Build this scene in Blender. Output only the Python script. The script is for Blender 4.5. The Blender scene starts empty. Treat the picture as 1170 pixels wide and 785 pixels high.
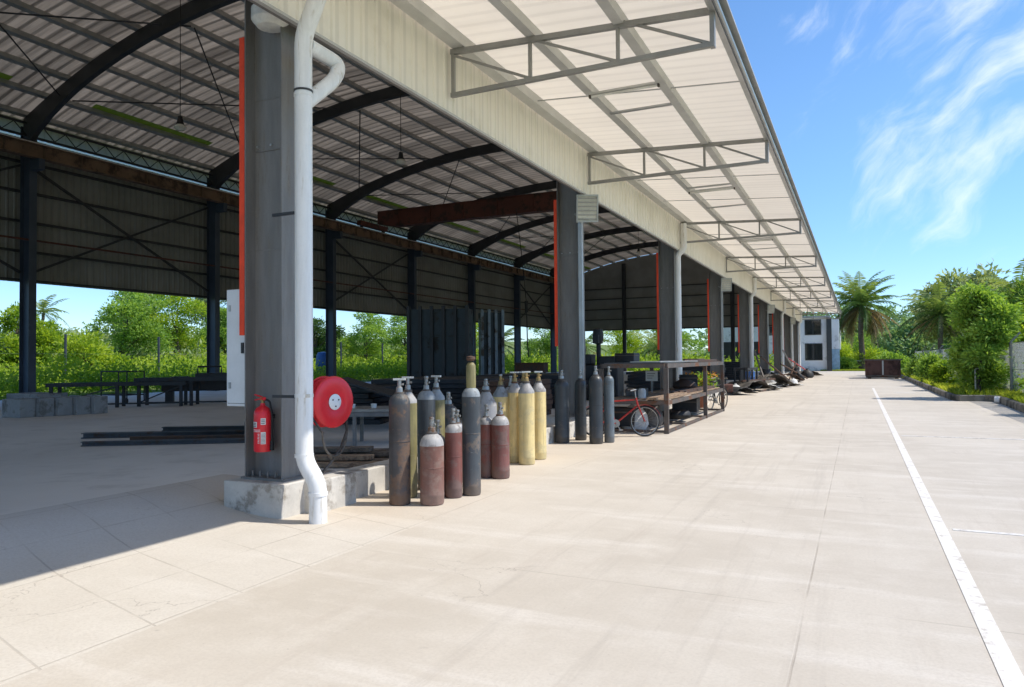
import bpy, math, random
import numpy as np
from mathutils import Vector, Matrix
PI = math.pi
rng = np.random.default_rng(11)
random.seed(5)
S = bpy.context.scene
C = S.collection

# ------------------------------------------------------------------ mesh helpers
class MB:
    """collects simple shapes into one mesh"""
    def __init__(s): s.v = []; s.f = []; s.sm = []
    def add(s, vs, fs, smooth=False):
        b = len(s.v); s.v += [tuple(p) for p in vs]
        s.f += [tuple(b+i for i in q) for q in fs]; s.sm += [smooth]*len(fs)
        return s
    def box(s, x0, x1, y0, y1, z0, z1, rz=0, ry=0, rx=0, piv=None):
        P = [(x, y, z) for x in (x0, x1) for y in (y0, y1) for z in (z0, z1)]
        if rz or ry or rx:
            c = Vector(piv) if piv else Vector(((x0+x1)/2, (y0+y1)/2, (z0+z1)/2))
            M = Matrix.Rotation(rz, 3, 'Z') @ Matrix.Rotation(ry, 3, 'Y') @ Matrix.Rotation(rx, 3, 'X')
            P = [tuple(c + M @ (Vector(p)-c)) for p in P]
        return s.add(P, [(0,1,3,2),(4,6,7,5),(0,4,5,1),(2,3,7,6),(0,2,6,4),(1,5,7,3)])
    def bar(s, a, b, w, h=None, up=(0,0,1)):
        """rectangular bar from a to b, w across, h along 'up'"""
        h = h or w; a = Vector(a); b = Vector(b); d = (b-a).normalized(); u = Vector(up)
        if abs(d.dot(u)) > .99: u = Vector((1,0,0))
        r = d.cross(u).normalized(); u = r.cross(d)
        P = [c + r*sx*w/2 + u*sy*h/2 for c in (a, b) for sx, sy in ((-1,-1),(1,-1),(1,1),(-1,1))]
        return s.add(P, [(0,1,2,3),(7,6,5,4),(0,4,5,1),(1,5,6,2),(2,6,7,3),(3,7,4,0)])
    def cyl(s, a, b, r0, r1=None, n=14, caps=True):
        return s.tube([a, b], [r0, r0 if r1 is None else r1], n, caps)
    def tube(s, path, r, n=10, caps=True):
        P = [Vector(p) for p in path]; m = len(P)
        R = r if isinstance(r, (list, tuple)) else [r]*m
        vs = []; prev = None
        for i, p in enumerate(P):
            d = (P[min(i+1, m-1)] - P[max(i-1, 0)]).normalized()
            if prev is None:
                a = Vector((0,0,1)) if abs(d.z) < .9 else Vector((1,0,0))
                u = d.cross(a).normalized()
            else: u = (prev - d*prev.dot(d)).normalized()
            prev = u; w = d.cross(u)
            vs += [p + (u*math.cos(2*PI*k/n) + w*math.sin(2*PI*k/n))*R[i] for k in range(n)]
        fs = [(i*n+k, i*n+(k+1) % n, (i+1)*n+(k+1) % n, (i+1)*n+k) for i in range(m-1) for k in range(n)]
        s.add(vs, fs, True)
        if caps:
            s.add(vs[:n], [tuple(range(n-1, -1, -1))]); s.add(vs[-n:], [tuple(range(n))])
        return s
    def lathe(s, prof, c=(0,0,0), n=24, axis='z', smooth=True):
        vs = []
        for r, z in prof:
            for k in range(n):
                a = 2*PI*k/n; p = (r*math.cos(a), r*math.sin(a), z)
                if axis == 'x': p = (p[2], p[0], p[1])
                if axis == 'y': p = (p[1], p[2], p[0])
                vs.append((c[0]+p[0], c[1]+p[1], c[2]+p[2]))
        m = len(prof)
        return s.add(vs, [(i*n+k, i*n+(k+1) % n, (i+1)*n+(k+1) % n, (i+1)*n+k) for i in range(m-1) for k in range(n)], smooth)
    def prism(s, prof, y0, y1):
        """closed xz profile pushed along y"""
        n = len(prof)
        vs = [(x, y0, z) for x, z in prof] + [(x, y1, z) for x, z in prof]
        return s.add(vs, [tuple(range(n)), tuple(range(2*n-1, n-1, -1))] + [(k, n+k, n+(k+1) % n, (k+1) % n) for k in range(n)])
    def hsec(s, x0, x1, y, fw, tf, tw, z0, z1):
        s.box(x0, x0+tf, y-fw/2, y+fw/2, z0, z1); s.box(x1-tf, x1, y-fw/2, y+fw/2, z0, z1)
        return s.box(x0+tf, x1-tf, y-tw/2, y+tw/2, z0, z1)
    def build(s, name, mat, parent=None, loc=None, bevel=0, ang=40):
        me = bpy.data.meshes.new(name); me.from_pydata(s.v, [], s.f)
        me.polygons.foreach_set('use_smooth', s.sm)
        me.update()
        if any(s.sm): me.set_sharp_from_angle(angle=math.radians(ang))
        o = link(name, me, mat, parent, loc)
        if bevel:
            b = o.modifiers.new('bevel', 'BEVEL'); b.width = bevel; b.segments = 2; b.limit_method = 'ANGLE'
        return o

def link(name, me, mat, parent=None, loc=None):
    o = bpy.data.objects.new(name, me); C.objects.link(o)
    if mat is not None: me.materials.append(mat)
    if parent is not None: o.parent = parent
    if loc is not None: o.location = loc
    return o
def tag(o, label, cat, group=None, kind=None):
    o['label'] = label; o['category'] = cat
    if group: o['group'] = group
    if kind: o['kind'] = kind
    return o
def thing(name, label, cat, loc=(0,0,0), rz=0, group=None):
    o = bpy.data.objects.new(name, None); C.objects.link(o); o.empty_display_size = .2
    o.location = loc; o.rotation_euler = (0, 0, rz)
    return tag(o, label, cat, group)
def structure(o, label=None):
    o['kind'] = 'structure'
    if label: o['label'] = label
    return o
def dup(root, loc, rz=None, label=None):
    r = root.copy(); C.objects.link(r); r.location = loc
    if rz is not None: r.rotation_euler = (0, 0, rz)
    if label: r['label'] = label
    for ch in list(root.children):
        c = ch.copy(); C.objects.link(c); c.parent = r
        for g in list(ch.children):
            d = g.copy(); C.objects.link(d); d.parent = c
    return r
def copy_part(o, loc):
    c = o.copy(); C.objects.link(c); c.location = loc
    for g in list(o.children):
        d = g.copy(); C.objects.link(d); d.parent = c
    return c

# ------------------------------------------------------------------ materials
def newmat(name):
    m = bpy.data.materials.new(name); m.use_nodes = True
    nt = m.node_tree; nt.nodes.clear()
    return m, nt, nt.nodes, nt.links
def N(nt, t, **k):
    n = nt.nodes.new(t)
    for a, v in k.items():
        if a.startswith('i_'): n.inputs[a[2:].replace('_', ' ')].default_value = v
        else: setattr(n, a, v)
    return n
def math_(nt, op, a, b=None, c=None):
    n = nt.nodes.new('ShaderNodeMath'); n.operation = op
    for i, x in enumerate((a, b, c)):
        if x is None: continue
        if isinstance(x, (int, float)): n.inputs[i].default_value = x
        else: nt.links.new(x, n.inputs[i])
    return n.outputs[0]
def mixc(nt, fac, a, b, mode='MIX'):
    n = nt.nodes.new('ShaderNodeMix'); n.data_type = 'RGBA'; n.blend_type = mode
    for i, x in ((0, fac), (6, a), (7, b)):
        if isinstance(x, (int, float)): n.inputs[i].default_value = x
        elif isinstance(x, tuple): n.inputs[i].default_value = (*x[:3], 1)
        else: nt.links.new(x, n.inputs[i])
    return n.outputs[2]
def ramp(nt, x, p0, p1):
    n = nt.nodes.new('ShaderNodeMapRange'); n.interpolation_type = 'SMOOTHSTEP'
    n.inputs[1].default_value = p0; n.inputs[2].default_value = p1
    nt.links.new(x, n.inputs[0]); return n.outputs[0]
def noise(nt, vec, scale, detail=5, rough=.55, scl=None):
    if scl is not None:
        m = N(nt, 'ShaderNodeMapping'); m.inputs['Scale'].default_value = scl
        nt.links.new(vec, m.inputs['Vector']); vec = m.outputs[0]
    n = N(nt, 'ShaderNodeTexNoise'); n.inputs['Scale'].default_value = scale
    n.inputs['Detail'].default_value = detail; n.inputs['Roughness'].default_value = rough
    nt.links.new(vec, n.inputs['Vector']); return n.outputs['Fac']
def finish(nt, col, rough, metal=0., bump=None, bstr=.2, bdist=.01, spec=None):
    b = N(nt, 'ShaderNodeBsdfPrincipled'); o = N(nt, 'ShaderNodeOutputMaterial')
    if isinstance(col, tuple): b.inputs['Base Color'].default_value = (*col[:3], 1)
    else: nt.links.new(col, b.inputs['Base Color'])
    if isinstance(rough, (int, float)): b.inputs['Roughness'].default_value = rough
    else: nt.links.new(rough, b.inputs['Roughness'])
    b.inputs['Metallic'].default_value = metal
    if spec is not None: b.inputs['Specular IOR Level'].default_value = spec
    if bump is not None:
        u = N(nt, 'ShaderNodeBump'); u.inputs['Strength'].default_value = bstr; u.inputs['Distance'].default_value = bdist
        nt.links.new(bump, u.inputs['Height']); nt.links.new(u.outputs[0], b.inputs['Normal'])
    nt.links.new(b.outputs[0], o.inputs['Surface'])
def mat(name, base, rough=.6, metal=0., var=.18, scale=3., second=None, amt=.5, sscale=2., bstr=.12, stretch=None, spec=None, fine=40.):
    """weathered paint / metal / wood: base colour with blotches, an optional second colour (rust, dirt) in patches"""
    m, nt, n, l = newmat(name)
    tc = N(nt, 'ShaderNodeNewGeometry'); oi = N(nt, 'ShaderNodeObjectInfo')
    add = N(nt, 'ShaderNodeVectorMath', operation='ADD'); sc = N(nt, 'ShaderNodeVectorMath', operation='SCALE')
    l.new(tc.outputs['Position'], add.inputs[0])
    cx = N(nt, 'ShaderNodeCombineXYZ'); l.new(oi.outputs['Random'], cx.inputs[0]); l.new(oi.outputs['Random'], cx.inputs[2])
    l.new(cx.outputs[0], sc.inputs[0]); sc.inputs['Scale'].default_value = 30; l.new(sc.outputs[0], add.inputs[1])
    P = add.outputs[0]
    a = noise(nt, P, scale, 6, .6, stretch); f = noise(nt, P, fine, 3)
    d = tuple(c*(1-var) for c in base); u = tuple(min(1, c*(1+var)) for c in base)
    col = mixc(nt, ramp(nt, a, .3, .7), d, u)
    col = mixc(nt, math_(nt, 'MULTIPLY', ramp(nt, f, .45, .75), var*1.2), col, tuple(c*.55 for c in base))
    r = rough
    if second:
        s = noise(nt, P, sscale, 8, .68, stretch)
        k = ramp(nt, s, .62-amt*.35, .72-amt*.25)
        col = mixc(nt, k, col, mixc(nt, f, tuple(c*.6 for c in second), tuple(min(1, c*1.3) for c in second)))
        r = math_(nt, 'ADD', math_(nt, 'MULTIPLY', k, max(0, .85-rough)), rough)
    finish(nt, col, r, metal, f, bstr, .006, spec)
    return m

M = {}
M['steel_grey'] = mat('steel_grey_paint', (.19,.183,.175), .5, .0, .14, 1.6, (.2,.185,.165), .26, 2.2, .05, (5,5,.7))
M['steel_dark'] = mat('steel_dark_paint', (.035,.036,.04), .55, 0, .2, 1.2)
M['steel_blue'] = mat('rear_column_paint', (.05,.065,.09), .5, 0, .15, 1.2)
M['red_oxide'] = mat('red_primer', (.88,.07,.018), .6, 0, .12, 4, None, bstr=.05)
M['crane_paint'] = mat('crane_red_brown', (.11,.03,.018), .6, 0, .25, 1, (.05,.03,.022), .4, 2)
M['runway'] = mat('runway_rust', (.19,.115,.07), .7, 0, .25, .9, (.08,.05,.035), .4, 1.6)
M['rail'] = mat('polished_rail', (.7,.7,.7), .3, .6, .05)
M['galv'] = mat('galvanised', (.42,.43,.43), .42, .55, .12, 2.5, None, bstr=.04)
M['truss'] = mat('truss_grey_paint', (.27,.27,.26), .5, .1, .12, 2, None, bstr=.04)
M['cpurlin'] = mat('canopy_purlin_galv', (.55,.55,.53), .5, .2, .08, 2, None, bstr=.03)
M['purlin'] = mat('purlin_galv', (.36,.36,.34), .45, .3, .12, 2.0, None, bstr=.04)
M['pvc'] = mat('white_pvc', (.8,.8,.79), .38, 0, .06, 3, (.58,.53,.45), .2, 1.6, .02, (6,6,.6))
M['white_box'] = mat('white_enamel', (.75,.77,.79), .35, 0, .05, 3, None, bstr=.02)
M['concrete'] = mat('plinth_concrete', (.54,.515,.47), .85, 0, .14, 2.2, (.3,.27,.23), .3, 3, .25)
M['block'] = mat('concrete_block', (.3,.3,.3), .9, 0, .15, 2, (.18,.17,.16), .3, 2, .25)
M['kerb'] = mat('kerb_concrete', (.25,.23,.19), .9, 0, .25, 2, (.08,.075,.055), .45, 1.5, .3)
M['red_gloss'] = mat('red_gloss', (.74,.022,.035), .3, 0, .08, 4, None, bstr=.02)
M['black'] = mat('black_rubber', (.014,.014,.015), .6, 0, .2, 6)
M['blackm'] = mat('dark_machine', (.018,.02,.024), .55, 0, .3, 3, (.05,.035,.025), .25, 2)
M['label'] = mat('paper_label', (.72,.72,.7), .6, 0, .04, 8, None, bstr=.01)
M['ink'] = mat('label_print', (.13,.11,.11), .6, 0, .05)
M['brass'] = mat('old_brass', (.35,.24,.1), .45, .7, .2, 8)
M['steel_bare'] = mat('bare_steel', (.33,.33,.32), .4, .7, .15, 5, (.22,.13,.08), .2, 4)
M['rust'] = mat('rusty_steel', (.13,.07,.045), .8, .1, .3, 3, (.07,.06,.055), .5, 3)
M['rustgrey'] = mat('rust_grey_steel', (.12,.105,.095), .65, .2, .25, 3, (.16,.075,.04), .35, 3)
M['beam'] = mat('stored_beam_steel', (.07,.075,.085), .55, .2, .25, 3, (.1,.06,.04), .35, 2.5)
M['timber'] = mat('old_timber', (.16,.125,.095), .85, 0, .3, 3, (.07,.055,.045), .4, 2, .2, (6,1,6))
M['plank'] = mat('plank_timber', (.33,.23,.15), .8, 0, .25, 3, (.16,.1,.065), .35, 2, .2, (6,1,6))
M['dumpster'] = mat('bin_brown_paint', (.085,.034,.026), .6, 0, .2, 1.4, (.045,.022,.017), .4, 1.6)
M['bldg'] = mat('white_render', (.82,.83,.85), .8, 0, .05, .8, (.55,.56,.58), .25, .7, .05)
M['glass'] = mat('dark_glass', (.012,.017,.018), .06, 0, .1, 2, None, bstr=0.)
M['glass'].node_tree.nodes['Principled BSDF'].inputs['Specular IOR Level'].default_value = .7
M['frame_dark'] = mat('window_frame_dark', (.04,.045,.05), .5)
M['bark'] = mat('bark', (.13,.105,.08), .9, 0, .3, 4, (.06,.05,.04), .4, 3, .4, (4,4,1))
M['palmbark'] = mat('palm_bark', (.16,.13,.1), .9, 0, .3, 2, (.06,.05,.04), .4, 3, .5, (1,1,6))
M['sack'] = mat('woven_sack', (.6,.6,.58), .8, 0, .15, 6)
M['tarp'] = mat('grey_tarpaulin', (.13,.115,.1), .6, 0, .35, 2.5, (.05,.045,.04), .5, 2)
M['blue_drum'] = mat('blue_plastic', (.03,.11,.32), .4, 0, .1)
M['lamp_white'] = mat('lamp_enamel', (.7,.7,.66), .4)
M['lamp_glass'] = mat('frosted_lens', (.62,.6,.52), .25)
M['greyplate'] = mat('grey_sheet_steel', (.13,.14,.15), .4, .3, .2, 2, (.1,.08,.06), .3, 3)
M['bike_red'] = mat('bicycle_red', (.42,.02,.016), .35, 0, .1, 6, (.13,.05,.03), .2, 6)
M['flower'] = mat('orange_flowers', (.6,.1,.01), .7, 0, .4, 30, (.65,.42,.02), .6, 30)
M['flowers_leaf'] = mat('plant_green', (.06,.13,.02), .7, 0, .3, 20)
M['terracotta'] = mat('terracotta', (.3,.11,.06), .8)
M['hutwood'] = mat('weathered_boards', (.25,.2,.16), .9, 0, .25, 3, (.12,.1,.08), .4, 2, .2, (5,5,1))
M['pole_wood'] = mat('grey_pole', (.3,.29,.27), .85)
M['line'] = mat('road_paint', (.73,.69,.63), .6, 0, .06, 6, (.53,.48,.42), .3, 9, .12)
M['line_thin'] = mat('road_paint_thin', (.72,.69,.64), .6, 0, .05, 6, (.5,.46,.42), .38, 6, .08)

# cylinder paints: (body, patches, amount)
def paint(name, base, second, amt, rough=.5, var=.2):
    """old cylinder paint: blotches, vertical runs, chips and a scuffed, rusty foot"""
    m, nt, n, l = newmat(name)
    oc = N(nt, 'ShaderNodeTexCoord').outputs['Object']; oi = N(nt, 'ShaderNodeObjectInfo')
    add = N(nt, 'ShaderNodeVectorMath', operation='ADD'); l.new(oc, add.inputs[0])
    cx = N(nt, 'ShaderNodeCombineXYZ'); rr = math_(nt, 'MULTIPLY', oi.outputs['Random'], 60)
    l.new(rr, cx.inputs[0]); l.new(rr, cx.inputs[1]); l.new(cx.outputs[0], add.inputs[1]); P = add.outputs[0]
    sx = N(nt, 'ShaderNodeSeparateXYZ'); l.new(oc, sx.inputs[0])
    a = noise(nt, P, 3, 6, .6); run = noise(nt, P, 1, 6, .65, (26, 26, 1.6)); chip = noise(nt, P, 16, 7, .72); scr = noise(nt, P, 1, 4, .7, (7, 7, 70))
    col = mixc(nt, ramp(nt, a, .3, .7), tuple(c*(1-var) for c in base), tuple(min(1, c*(1+var)) for c in base))
    col = mixc(nt, math_(nt, 'MULTIPLY', ramp(nt, run, .45, .72), .55), col, tuple(c*.5 for c in base))
    foot = ramp(nt, math_(nt, 'ADD', sx.outputs[2], math_(nt, 'MULTIPLY', a, .5)), .62, .22)
    col = mixc(nt, math_(nt, 'MULTIPLY', foot, .55), col, second)
    k = ramp(nt, math_(nt, 'ADD', noise(nt, P, 5, 8, .68), math_(nt, 'MULTIPLY', foot, .1)), .66-amt*.3, .7-amt*.2)
    col = mixc(nt, math_(nt, 'MULTIPLY', k, .75), col, mixc(nt, chip, tuple(c*.5 for c in second), tuple(min(1, c*1.4) for c in second)))
    col = mixc(nt, ramp(nt, chip, .665, .7), col, (.2,.12,.075))
    col = mixc(nt, math_(nt, 'MULTIPLY', ramp(nt, scr, .66, .72), .6), col, tuple(min(.7, c*1.6+.12) for c in base))
    finish(nt, col, math_(nt, 'ADD', math_(nt, 'MULTIPLY', k, .3), rough), .05, chip, .12, .004)
    return m
G = {
 'black_rust': paint('worn_black_cylinder', (.062,.056,.055), (.17,.105,.07), .52),
 'slate': paint('slate_cylinder', (.06,.068,.075), (.19,.15,.12), .4),
 'charcoal': paint('charcoal_cylinder', (.036,.04,.044), (.09,.08,.07), .3, .4),
 'bluegrey': paint('blue_grey_cylinder', (.12,.15,.17), (.18,.16,.14), .3, .45),
 'redbrown': paint('red_brown_cylinder', (.185,.066,.052), (.18,.125,.11), .5),
 'rust': paint('rust_red_cylinder', (.19,.088,.066), (.25,.17,.14), .55, .6),
 'yellow': paint('yellow_cylinder', (.69,.545,.25), (.58,.49,.27), .42, .5, .12),
 'olive': paint('olive_cylinder', (.23,.2,.085), (.2,.17,.1), .5),
 'dusty': paint('dusty_shoulder', (.37,.36,.35), (.22,.2,.19), .5, .6, .12),
 'dustyb': paint('dusty_blue_shoulder', (.27,.3,.32), (.17,.16,.16), .4, .6, .12),
 'tankgrey': paint('grey_tank', (.34,.34,.35), (.22,.2,.19), .35, .5),
}

# ------------------------------------------------------------------ special surfaces
def yard_material():
    m, nt, n, l = newmat('yard_concrete')
    g = N(nt, 'ShaderNodeNewGeometry'); P = g.outputs['Position']
    w = noise(nt, P, 1.3, 3); w2 = noise(nt, P, 9, 2)
    sx = N(nt, 'ShaderNodeSeparateXYZ'); l.new(P, sx.inputs[0])
    wob = math_(nt, 'MULTIPLY', math_(nt, 'SUBTRACT', math_(nt, 'ADD', w, math_(nt, 'MULTIPLY', w2, .35)), .67), .014)
    X = math_(nt, 'ADD', sx.outputs[0], wob); Y = math_(nt, 'ADD', sx.outputs[1], wob)
    def lines(c, off, step, wd):
        q = math_(nt, 'PINGPONG', math_(nt, 'ADD', c, 500*step-off), step/2)   # 0 on the joint
        return math_(nt, 'SUBTRACT', 1., ramp(nt, q, wd*.3, wd))
    big = math_(nt, 'MAXIMUM', lines(X, -.35, 3.7, .011), lines(Y, 5.2, 3.3, .009))
    tile = math_(nt, 'MAXIMUM', lines(X, -4.05, .8, .013), lines(math_(nt, 'ADD', Y, math_(nt, 'MULTIPLY', X, .27)), 2.1, .71, .012))
    intile = math_(nt, 'MULTIPLY', math_(nt, 'LESS_THAN', sx.outputs[0], -4.0), math_(nt, 'LESS_THAN', sx.outputs[1], 6.4))
    joint = math_(nt, 'ADD', math_(nt, 'MULTIPLY', intile, tile), math_(nt, 'MULTIPLY', math_(nt, 'SUBTRACT', 1., intile), big))
    worn = ramp(nt, noise(nt, P, 1.1, 4), .34, .62)
    joint = math_(nt, 'MULTIPLY', joint, math_(nt, 'ADD', math_(nt, 'MULTIPLY', worn, .75), .1))
    a = noise(nt, P, .35, 6, .6); b = noise(nt, P, 2.1, 7, .65); f = noise(nt, P, 48, 6, .75)
    st = noise(nt, P, .9, 7, .65, (.35, 2.4, 1)); s2 = noise(nt, P, 2.2, 8, .7, (2.0, .3, 1))
    col = mixc(nt, ramp(nt, a, .35, .66), (.485,.434,.362), (.565,.512,.435))
    col = mixc(nt, math_(nt, 'MULTIPLY', ramp(nt, b, .42, .7), .45), col, (.61,.562,.488))
    col = mixc(nt, math_(nt, 'MULTIPLY', ramp(nt, st, .5, .68), .5), col, (.665,.62,.555))
    col = mixc(nt, math_(nt, 'MULTIPLY', ramp(nt, s2, .52, .74), .38), col, (.43,.37,.305))
    # pale trowelled pavers at the ramp, sandy strip by the plinth
    col = mixc(nt, math_(nt, 'MULTIPLY', intile, .55), col, mixc(nt, b, (.57,.53,.465), (.69,.65,.58)))
    col = mixc(nt, ramp(nt, sx.outputs[0], -5.6, -6.9), col, mixc(nt, b, (.56,.545,.515), (.66,.645,.61)))
    sand = math_(nt, 'MULTIPLY', ramp(nt, math_(nt, 'ADD', sx.outputs[0], math_(nt, 'MULTIPLY', a, 2.)), -2.6, -3.6), ramp(nt, sx.outputs[1], 5.2, 6.6))
    col = mixc(nt, math_(nt, 'MULTIPLY', sand, .5), col, (.6,.51,.4))
    spots = ramp(nt, noise(nt, P, 5.5, 4, .6), .69, .76)
    col = mixc(nt, math_(nt, 'MULTIPLY', spots, .3), col, (.22,.19,.16))
    grit = ramp(nt, noise(nt, P, 26, 2, .5), .7, .78)
    col = mixc(nt, math_(nt, 'MULTIPLY', grit, .28), col, (.2,.17,.14))
    col = mixc(nt, math_(nt, 'MULTIPLY', ramp(nt, f, .4, .66), .34), col, (.42,.37,.31))
    col = mixc(nt, math_(nt, 'MULTIPLY', joint, .45), col, (.24,.2,.16))
    # old tyre scrub along the driveway and a few dark drips
    ty = noise(nt, P, 1., 6, .7, (4.5, .16, 1)); lane = ramp(nt, math_(nt, 'ABSOLUTE', math_(nt, 'ADD', sx.outputs[0], 1.3)), 2.2, .8)
    col = mixc(nt, math_(nt, 'MULTIPLY', math_(nt, 'MULTIPLY', ramp(nt, ty, .5, .72), lane), .32), col, (.34,.3,.255))
    vo = N(nt, 'ShaderNodeTexVoronoi'); vo.inputs['Scale'].default_value = 1.6; l.new(P, vo.inputs['Vector'])
    drip = math_(nt, 'MULTIPLY', ramp(nt, math_(nt, 'ADD', vo.outputs['Distance'], math_(nt, 'MULTIPLY', b, .12)), .135, .1), ramp(nt, a, .5, .56))
    col = mixc(nt, math_(nt, 'MULTIPLY', math_(nt, 'MULTIPLY', drip, math_(nt, 'SUBTRACT', 1., intile)), .22), col, (.2,.17,.14))
    cr = N(nt, 'ShaderNodeTexVoronoi'); cr.feature = 'DISTANCE_TO_EDGE'; cr.inputs['Scale'].default_value = .42
    wv = N(nt, 'ShaderNodeVectorMath', operation='ADD'); wn = N(nt, 'ShaderNodeTexNoise'); wn.inputs['Scale'].default_value = 2.5; wn.inputs['Detail'].default_value = 6
    l.new(P, wn.inputs['Vector']); l.new(P, wv.inputs[0]); l.new(wn.outputs['Color'], wv.inputs[1]); l.new(wv.outputs[0], cr.inputs['Vector'])
    crack = math_(nt, 'MULTIPLY', ramp(nt, cr.outputs['Distance'], .0035, .001), ramp(nt, noise(nt, P, .5, 3), .52, .6))
    col = mixc(nt, math_(nt, 'MULTIPLY', crack, .4), col, (.2,.17,.14))
    h = math_(nt, 'SUBTRACT', math_(nt, 'ADD', math_(nt, 'MULTIPLY', f, .3), math_(nt, 'MULTIPLY', b, .6)), joint)
    finish(nt, col, .82, 0, h, .35, .008, .3)
    return m
def slab_material():
    m, nt, n, l = newmat('shed_floor_concrete')
    P = N(nt, 'ShaderNodeNewGeometry').outputs['Position']
    a = noise(nt, P, .3, 6, .6); b = noise(nt, P, 1.8, 7, .65); f = noise(nt, P, 40, 3)
    st = noise(nt, P, .8, 6, .6, (3, .4, 1))
    col = mixc(nt, ramp(nt, a, .35, .65), (.62,.595,.55), (.73,.705,.66))
    col = mixc(nt, math_(nt, 'MULTIPLY', ramp(nt, b, .5, .7), .5), col, (.5,.48,.44))
    col = mixc(nt, math_(nt, 'MULTIPLY', ramp(nt, st, .55, .7), .4), col, (.7,.68,.64))
    finish(nt, col, .7, 0, f, .15, .005)
    return m
def grass_ground():
    m, nt, n, l = newmat('grass_ground')
    P = N(nt, 'ShaderNodeNewGeometry').outputs['Position']
    a = noise(nt, P, .25, 6, .6); b = noise(nt, P, 6, 5, .7)
    col = mixc(nt, ramp(nt, a, .4, .65), (.13,.2,.03), (.2,.22,.06))
    col = mixc(nt, math_(nt, 'MULTIPLY', ramp(nt, b, .45, .7), .6), col, (.05,.08,.015))
    finish(nt, col, .9, 0, b, .5, .05)
    return m
def sheet_material(name, lo, hi, axis, pitch, rough=.5, metal=0., trans=None, tfac=.7, ribk=.22, bands=0, bstr=.6, dirt=(.3,.27,.22), damt=.2):
    """ribbed sheet: ribs repeat every 'pitch' along world axis"""
    m, nt, n, l = newmat(name)
    P = N(nt, 'ShaderNodeNewGeometry').outputs['Position']
    sx = N(nt, 'ShaderNodeSeparateXYZ'); l.new(P, sx.inputs[0])
    q = math_(nt, 'PINGPONG', math_(nt, 'ADD', sx.outputs[axis], 500*pitch), pitch/2)
    rib = math_(nt, 'SUBTRACT', 1., ramp(nt, q, pitch*.08, pitch*.2))
    a = noise(nt, P, .6, 5, .6); s = noise(nt, P, 1.5, 7, .65)
    col = mixc(nt, ramp(nt, a, .35, .65), lo, hi)
    col = mixc(nt, math_(nt, 'MULTIPLY', ramp(nt, s, .5, .72), damt), col, dirt)
    tb = None
    if bands:      # each sheet has weathered a little differently, and runs of dirt follow the ribs
        wn = N(nt, 'ShaderNodeTexNoise'); wn.noise_dimensions = '1D'; wn.inputs['Scale'].default_value = 1.; wn.inputs['Detail'].default_value = 0
        l.new(math_(nt, 'MULTIPLY', math_(nt, 'FLOOR', math_(nt, 'DIVIDE', sx.outputs[axis], .9)), 7.31), wn.inputs['W'])
        sr = noise(nt, P, 1.0, 6, .65, (.25, 5.0, .25))
        tb = math_(nt, 'MULTIPLY', math_(nt, 'ADD', math_(nt, 'MULTIPLY', ramp(nt, wn.outputs['Fac'], .25, .75), .55), math_(nt, 'MULTIPLY', ramp(nt, sr, .35, .65), .6)), bands)
        col = mixc(nt, tb, col, tuple(c*.42 for c in lo))
    col = mixc(nt, math_(nt, 'MULTIPLY', rib, ribk), col, tuple(c*.45 for c in lo))
    finish(nt, col, rough, metal, rib, bstr, .03)
    if trans:
        t = N(nt, 'ShaderNodeBsdfTranslucent'); t.inputs[0].default_value = (*trans, 1)
        if bands: l.new(mixc(nt, math_(nt, 'MULTIPLY', math_(nt, 'ADD', math_(nt, 'MULTIPLY', tb, .8), math_(nt, 'MULTIPLY', rib, ribk*1.1)), .85), trans, tuple(c*.25 for c in trans)), t.inputs[0])
        mx = N(nt, 'ShaderNodeMixShader'); mx.inputs[0].default_value = tfac
        pb = nt.nodes['Principled BSDF']; out = nt.nodes['Material Output']
        l.new(pb.outputs[0], mx.inputs[1]); l.new(t.outputs[0], mx.inputs[2]); l.new(mx.outputs[0], out.inputs[0])
    return m
M['yard'] = yard_material(); M['slab'] = slab_material(); M['grassland'] = grass_ground()
M['roof'] = sheet_material('roof_sheet_underside', (.44,.415,.38), (.63,.6,.55), 1, .45, .42, .0, trans=(.76,.68,.585), tfac=.5, dirt=(.2,.18,.16), damt=.5, ribk=.4, bands=.7)  # translucency added to make the underside glow and brighten the shed interior
M['skylight'] = sheet_material('green_skylight_sheet', (.25,.32,.06), (.3,.36,.08), 1, .6, .5, 0, trans=(.2,.27,.06), tfac=.45)
M['rear_clad'] = sheet_material('rear_cladding', (.225,.222,.2), (.285,.28,.255), 1, .3, .6, .0)
M['fascia'] = sheet_material('fascia_cream', (.84,.80,.715), (.89,.85,.77), 1, .28, .5, 0, bstr=.2, dirt=(.52,.47,.39), damt=.25)
M['canopy'] = sheet_material('canopy_white_sheet', (.81,.785,.74), (.88,.86,.82), 1, .3, .5, 0, ribk=.09, bands=.08, trans=(.87,.815,.735), tfac=.66, bstr=.12, dirt=(.66,.63,.58), damt=.3)  # lets sunlight glow through, added to lift the brightness under the canopy
M['foil'] = sheet_material('clerestory_foil', (.5,.5,.48), (.66,.66,.63), 1, .4, .35, .2, trans=(.6,.62,.62), tfac=.6)  # translucent share added only to brighten the foil

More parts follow.
